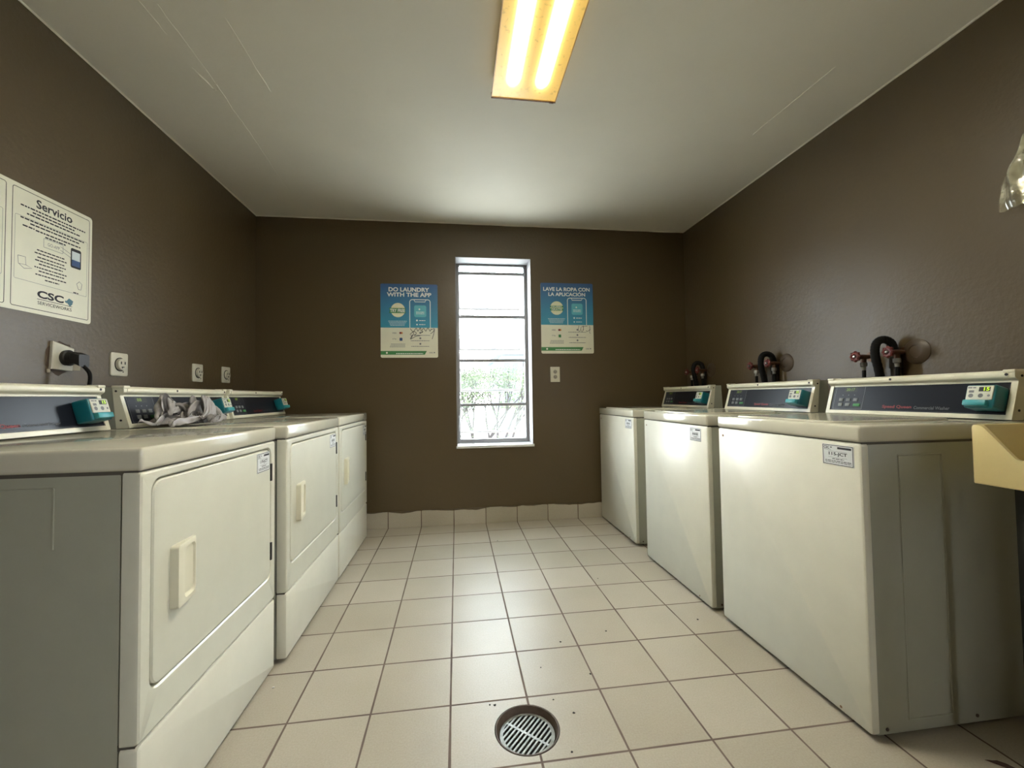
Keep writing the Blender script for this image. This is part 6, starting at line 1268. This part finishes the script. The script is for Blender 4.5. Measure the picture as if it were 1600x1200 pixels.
    21, -5, 10, 22, 1, 18, 25, 3, 8, 29, 0, 9, 28, -5, 20, 32, -3, 17, 29, -1, 28, 33, -5, 43, 37, -16, 28, 39, -34, 25, 34, -52, 32, 35, -69, 24, 37, -88, 10, 37, -100, 33, 35, -116, 22, 37, -126, 11, 34, -139, 11, 38, -146, 16, 39, -160, 17, 40, -154, 10, 38, -159, 2,
    -51, -120, 9, -44, -105, 6, -39, -86, 10, -31, -69, 18, -26, -43, 18, -30, -13, 11, -32, 19, 8, -25, 18, 32, -18, -3, 25, -12, -14, 35, -13, -10, 59, -5, -12, 48, -4, -29, 40, -1, -31, 29, 3, -25, 32, 3, -29, 23, -1, -29, 18, 0, -26, 6, -3, -17, 4, -6, -6, 12, -11, 3, 9,
    -13, 20, 3, -19, 29, 3, -25, 40, 5, -29, 52, 12, -32, 67, 17, -33, 65, 36, -37, 70, 41, -41, 61, 37, -45, 69, 29, -44, 80, 33, -39, 83, 31, -36, 78, 28, -33, 79, 31, -31, 72, 31, -26, 75, 31, -26, 74, 40, -21, 73, 42, -18, 65, 38, -13, 61, 38, -10, 69, 43, -4, 75, 42,
    0, 80, 49, 1, 86, 60, -4, 90, 62, -5, 100, 70, -2, 105, 77, -3, 97, 83, -1, 92, 90, 1, 88, 93, 5, 84, 92, 2, 82, 99, 3, 73, 103, 4, 61, 103, 6, 48, 103, 7, 34, 102, 9, 21, 98, 10, 8, 92, 11, -3, 81, 12, -13, 69, 14, -20, 56, 16, -26, 42, 18, -27, 28,
    20, -26, 17, 23, -20, 13, 27, -18, 10, 30, -18, 10, 33, -16, 17, 30, -12, 28, 28, -9, 44, 33, -15, 33, 35, -27, 20, 37, -42, 15, 34, -59, 20, 33, -77, 26, 35, -94, 10, 34, -106, 31, 35, -122, 32, 34, -128, 11, 35, -136, 4, 36, -146, 4, 36, -152, 16, 35, -160, 9, 33, -156, 3,
    -43, -105, 22, -36, -95, 17, -30, -78, 6, -28, -51, 4, -28, -24, 8, -28, 0, 17, -26, 31, 16, -19, 16, 32, -15, -6, 19, -16, -20, 41, -11, -16, 60, -3, -12, 53, -2, -22, 44, 0, -29, 39, 4, -33, 39, 3, -37, 27, 0, -37, 15, -3, -29, 8, -5, -20, 3, -9, -10, 17, -12, 3, 17,
    -15, 15, 3, -21, 24, 2, -26, 37, 10, -31, 47, 17, -33, 65, 15, -34, 67, 30, -39, 73, 36, -41, 63, 43, -42, 73, 34, -43, 78, 24, -40, 84, 23, -36, 82, 20, -32, 82, 21, -32, 72, 19, -30, 80, 23, -28, 72, 28, -26, 68, 38, -22, 66, 48, -17, 69, 44, -12, 61, 44, -6, 66, 44,
    -3, 75, 53, 2, 81, 60, -4, 85, 66, -6, 95, 75, -6, 105, 84, -1, 107, 83, 3, 101, 87, 7, 101, 92, 3, 104, 96, 8, 100, 99, 10, 95, 101, 9, 83, 98, 11, 71, 101, 13, 58, 102, 14, 44, 106, 15, 31, 101, 16, 18, 94, 17, 7, 84, 15, 3, 68, 18, -8, 63, 19, -17, 54,
    21, -24, 45, 23, -16, 35, 26, -13, 30, 27, -22, 27, 31, -25, 32, 28, -21, 40, 32, -19, 43, 36, -22, 38, 34, -34, 27, 33, -46, 15, 36, -61, 11, 33, -75, 17, 33, -91, 18, 32, -107, 19, 32, -118, 35, 32, -129, 27, 32, -131, 9, 32, -139, 5, 30, -145, 16, 28, -154, 14, 26, -152, 7,
    -36, -88, 31, -29, -76, 25, -25, -57, 14, -24, -35, 8, -24, -7, 8, -29, 13, 8, -21, 27, 18, -16, 13, 36, -13, -7, 22, -13, -22, 35, -10, -22, 58, -4, -19, 60, 0, -22, 52, 0, -31, 50, -1, -37, 43, -2, -37, 32, -5, -35, 20, -7, -29, 12, -11, -20, 6, -12, -8, 8, -14, 3, 3,
    -16, 14, 15, -21, 27, 11, -25, 37, 21, -28, 52, 24, -35, 56, 19, -35, 73, 24, -40, 67, 28, -40, 71, 45, -40, 78, 33, -41, 75, 18, -40, 83, 13, -36, 87, 10, -36, 78, 13, -33, 85, 16, -31, 77, 12, -27, 73, 14, -25, 71, 22, -21, 72, 34, -22, 61, 44, -16, 65, 49, -10, 63, 51,
    -4, 67, 48, 2, 73, 58, -2, 81, 70, -7, 90, 79, -5, 100, 91, -1, 112, 91, 4, 114, 86, 5, 101, 81, 8, 107, 84, 12, 114, 90, 13, 107, 83, 9, 100, 82, 11, 87, 82, 15, 81, 88, 16, 70, 100, 18, 54, 102, 18, 43, 93, 16, 31, 85, 20, 19, 79, 19, 13, 64, 21, 2, 58,
    24, -7, 51, 24, -18, 56, 27, -11, 49, 25, -20, 46, 26, -27, 35, 31, -28, 38, 33, -27, 49, 36, -30, 42, 33, -38, 34, 32, -49, 23, 32, -61, 12, 33, -73, 5, 31, -84, 14, 29, -95, 22, 29, -107, 19, 27, -116, 25, 26, -126, 24, 24, -131, 17, 22, -137, 10, 22, -137, 26, 18, -142, 28,
    -29, -69, 38, -25, -56, 29, -23, -38, 23, -25, -20, 17, -28, -4, 3, -25, 15, 3, -21, 20, 23, -14, 18, 35, -11, -1, 24, -11, -16, 29, -12, -24, 44, -8, -18, 52, -5, -23, 61, -7, -26, 51, -8, -33, 46, -9, -30, 36, -11, -23, 26, -12, -14, 19, -16, -8, 14, -19, 0, 3, -19, 13, 3,
    -21, 22, 16, -21, 41, 18, -25, 52, 22, -30, 58, 16, -32, 61, 30, -38, 63, 21, -39, 60, 36, -40, 73, 30, -37, 74, 24, -38, 73, 11, -39, 77, 3, -41, 86, 10, -37, 84, 3, -35, 77, 5, -32, 84, 3, -29, 84, 6, -26, 81, 12, -21, 74, 18, -19, 67, 30, -21, 58, 42, -14, 56, 46,
    -7, 59, 50, 0, 66, 52, -1, 72, 68, -6, 82, 78, -4, 93, 91, -1, 111, 97, 5, 112, 93, 4, 112, 79, 7, 100, 86, 8, 112, 92, 8, 114, 81, 10, 113, 73, 9, 100, 73, 12, 96, 83, 14, 86, 92, 16, 74, 100, 15, 61, 93, 16, 50, 83, 16, 36, 75, 21, 27, 75, 23, 17, 63,
    26, 5, 59, 28, -7, 59, 30, -17, 60, 30, -20, 49, 27, -26, 49, 28, -32, 44, 32, -33, 51, 36, -31, 48, 34, -40, 42, 32, -49, 36, 30, -59, 28, 29, -64, 13, 28, -72, 4, 26, -82, 8, 24, -91, 9, 22, -99, 10, 20, -105, 13, 17, -111, 14, 14, -116, 18, 12, -122, 18, 8, -128, 18,
]
def make_garment():
    NX, NY = 84, 50
    W = [(FOLDS[k] / 1000, FOLDS[k + 1] / 1000, FOLDS[k + 2] / 1000 + .002) for k in range(0, len(FOLDS), 3)]
    t = empty('garment', (-1.110, 1.900, TOPZ + .0005)); tag(t, 'crumpled grey satin garment lying on top of the middle dryer', 'garment')
    me = bpy.data.meshes.new('cloth'); me.from_pydata(W, [], [(j * NX + i, j * NX + i + 1, (j + 1) * NX + i + 1, (j + 1) * NX + i) for j in range(NY - 1) for i in range(NX - 1)])
    mm = mat('grey_satin_cloth', S(150, 145, 142), .40, bump=(300, .08), var=(.05, 12)); me.materials.append(mm)
    for p in me.polygons: p.use_smooth = True
    ob = bpy.data.objects.new('cloth', me); COL.objects.link(ob); ob.parent = t
    so = ob.modifiers.new('thickness', 'SOLIDIFY'); so.thickness = .0014; so.offset = 0
    sb = ob.modifiers.new('smooth', 'SUBSURF'); sb.levels = 1; sb.render_levels = 1
make_garment()

# ------------------------------------------------------------------ outdoors, seen through the window
GZ = -3.2
g = MB(); g.box(-60, 60, -60, 120, GZ - .2, GZ); structure(g.build('ground', mat('pale_ground', S(214, 212, 202), .9, var=(.1, .3)), smooth=0))
def make_building():
    bx0, bx1, by0, by1 = 2.75, 14.0, 25.0, 34.0
    t = empty('apartment_building', (bx0, by0, GZ)); tag(t, 'pale apartment block seen through the lower right of the window', 'building')
    f = lambda p: V(p.x - bx0, p.y - by0, p.z - GZ)
    m = MB(f); m.box(bx0, bx1, by0, by1, GZ, 3.55); m.build('wall', mat('pale_stucco', S(92, 102, 106), .9), t, smooth=0)
    m = MB(f); m.prism([(bx0 - .35, 3.55), (bx1, 3.55), (bx1, 4.6), (bx0 + 1.2, 3.95), (bx0 - .35, 3.75)], by0 - .4, by1, 'Y'); m.build('roof', mat('grey_roof', S(74, 78, 82), .9), t, smooth=0)
    for k in range(3):
        z = -.9 + k * 1.55 if k < 3 else 0
        m = MB(f); m.box(bx0, bx1, by0 - .5, by0 + .05, z - .28, z - .12); b_ = m.build('balcony_slab', mat('tan_slab', S(112, 96, 80), .9), t, smooth=0)
        m = MB(f)
        for q in range(24): m.box(bx0 + .1 + q * .3, bx0 + .13 + q * .3, by0 - .5, by0 - .47, z - .12, z + .2)
        m.box(bx0, bx1, by0 - .5, by0 - .46, z + .2, z + .24); m.build('railing', mat('grey_rail', S(62, 66, 70), .6), b_, smooth=0)
        for q in range(4):
            for dx in (0.08, 0.6):
                x = bx0 + q * 1.5 + dx + .05
                m = MB(f); m.box(x, x + .3, by0 - .03, by0 + .02, z + .02, z + .95); wn = m.build('window', mat('grey_window', S(44, 52, 58), .3), t, smooth=0)
make_building()
def tree(x, y, h, spread, seed, label):
    rnd = random.Random(seed)
    t = empty('tree', (x, y, GZ)); tag(t, label, 'tree', 'trees outside the window')
    tr = MB(); tips = []
    def grow(p, d, ln, r, lev):
        q = p + d * ln; mid = p + d * ln * .5 + V(rnd.uniform(-1, 1), rnd.uniform(-1, 1), 0) * ln * .07
        tr.tube([p, mid, q], [r, r * .85, r * .65], 6)
        if lev >= 2: tips.append(mid)
        if lev == 4: tips.append(q); return
        for _ in range(3 if lev else 3):
            dd = (d + V(rnd.uniform(-1, 1), rnd.uniform(-1, 1), rnd.uniform(-.1, .6)) * .6).normalized()
            grow(q, dd, ln * .68, r * .6, lev + 1)
    grow(V(0, 0, 0), V(rnd.uniform(-.15, .15), 0, 1).normalized(), h * .36, h * .017, 0)
    tr.build('trunk', mat('bark_grey', S(34, 30, 28), .9), t)
    lf = MB()
    for p in tips:
        for _ in range(13):
            c = p + V(rnd.gauss(0, 1), rnd.gauss(0, 1), rnd.gauss(0, .8)) * spread * .12
            a = V(rnd.uniform(-1, 1), rnd.uniform(-1, 1), rnd.uniform(-1, 1)).normalized(); b_ = a.orthogonal().normalized(); s = rnd.uniform(.035, .06)
            lf.face([c - a * s, c + b_ * s * .5, c + a * s, c - b_ * s * .5])
    lf.build('foliage', mat('leaf_green', S(46, 58, 26), .7, var=(.15, 2)), t, smooth=0)
tree(.62, 11.6, 5.2, 1.5, 4, 'slender small tree outside at the left of the lower window')
tree(1.75, 15.8, 5.6, 1.5, 9, 'leafy small tree outside behind the middle of the lower window')
tree(-.1, 20.5, 6.0, 1.8, 12, 'small tree outside at the far left edge of the window')

# ------------------------------------------------------------------ specks and scraps on the floor
def flecks():
    m = MB(); rnd = random.Random(11)
    for x, y in DEBRIS:
        n = 7; r = rnd.uniform(.0028, .0055)
        ring = [(x + math.cos(2 * math.pi * k / n) * r * rnd.uniform(.6, 1.3), y + math.sin(2 * math.pi * k / n) * r * rnd.uniform(.6, 1.3)) for k in range(n)]
        m.loft([[(a, b, .0002) for a, b in ring], [(x + (a - x) * .7, y + (b - y) * .7, .0018) for a, b in ring]], True, True)
    o = m.build('floor_debris', M_GAP, None, smooth=0); tag(o, 'tiny dark specks of dirt scattered over the tiled floor', 'dirt'); o['kind'] = 'stuff'
DEBRIS = [(0.276, 2.966), (0.764, 2.263), (0.414, 1.713), (0.626, 1.76), (0.301, 1.566), (0.472, 1.503), (0.098, 1.406), (0.114, 1.402), (0.309, 1.397), (0.314, 1.189), (0.361, 1.33), (1.063, 1.784)]
CHIP = (-0.65, 1.602)
flecks()
m = MB(); o_ = (1.452, .975)
ring = [(1.420, .996), (1.432, .992), (1.447, .990), (1.462, .975), (1.472, .950), (1.466, .928), (1.455, .945), (1.447, .966), (1.434, .980)]
m.loft([[(a - o_[0], b - o_[1], .0003) for a, b in ring], [((a - o_[0]) * .8, (b - o_[1]) * .8, .003) for a, b in ring]], True, True)
sc_ = m.build('scrap', mat('dark_red_scrap', S(60, 34, 28), .6), None); sc_.location = (o_[0], o_[1], 0); tag(sc_, 'small dark reddish scrap on the floor tiles beside the nearest washing machine', 'scrap')
m = MB(); m.box(-.004, .004, -.003, .003, .0003, .004, .001)
w_ = m.build('paper_scrap', M_WHITEP, None); w_.location = (CHIP[0], CHIP[1], 0); tag(w_, 'tiny white chip on the tiles beside the nearest dryer', 'scrap')
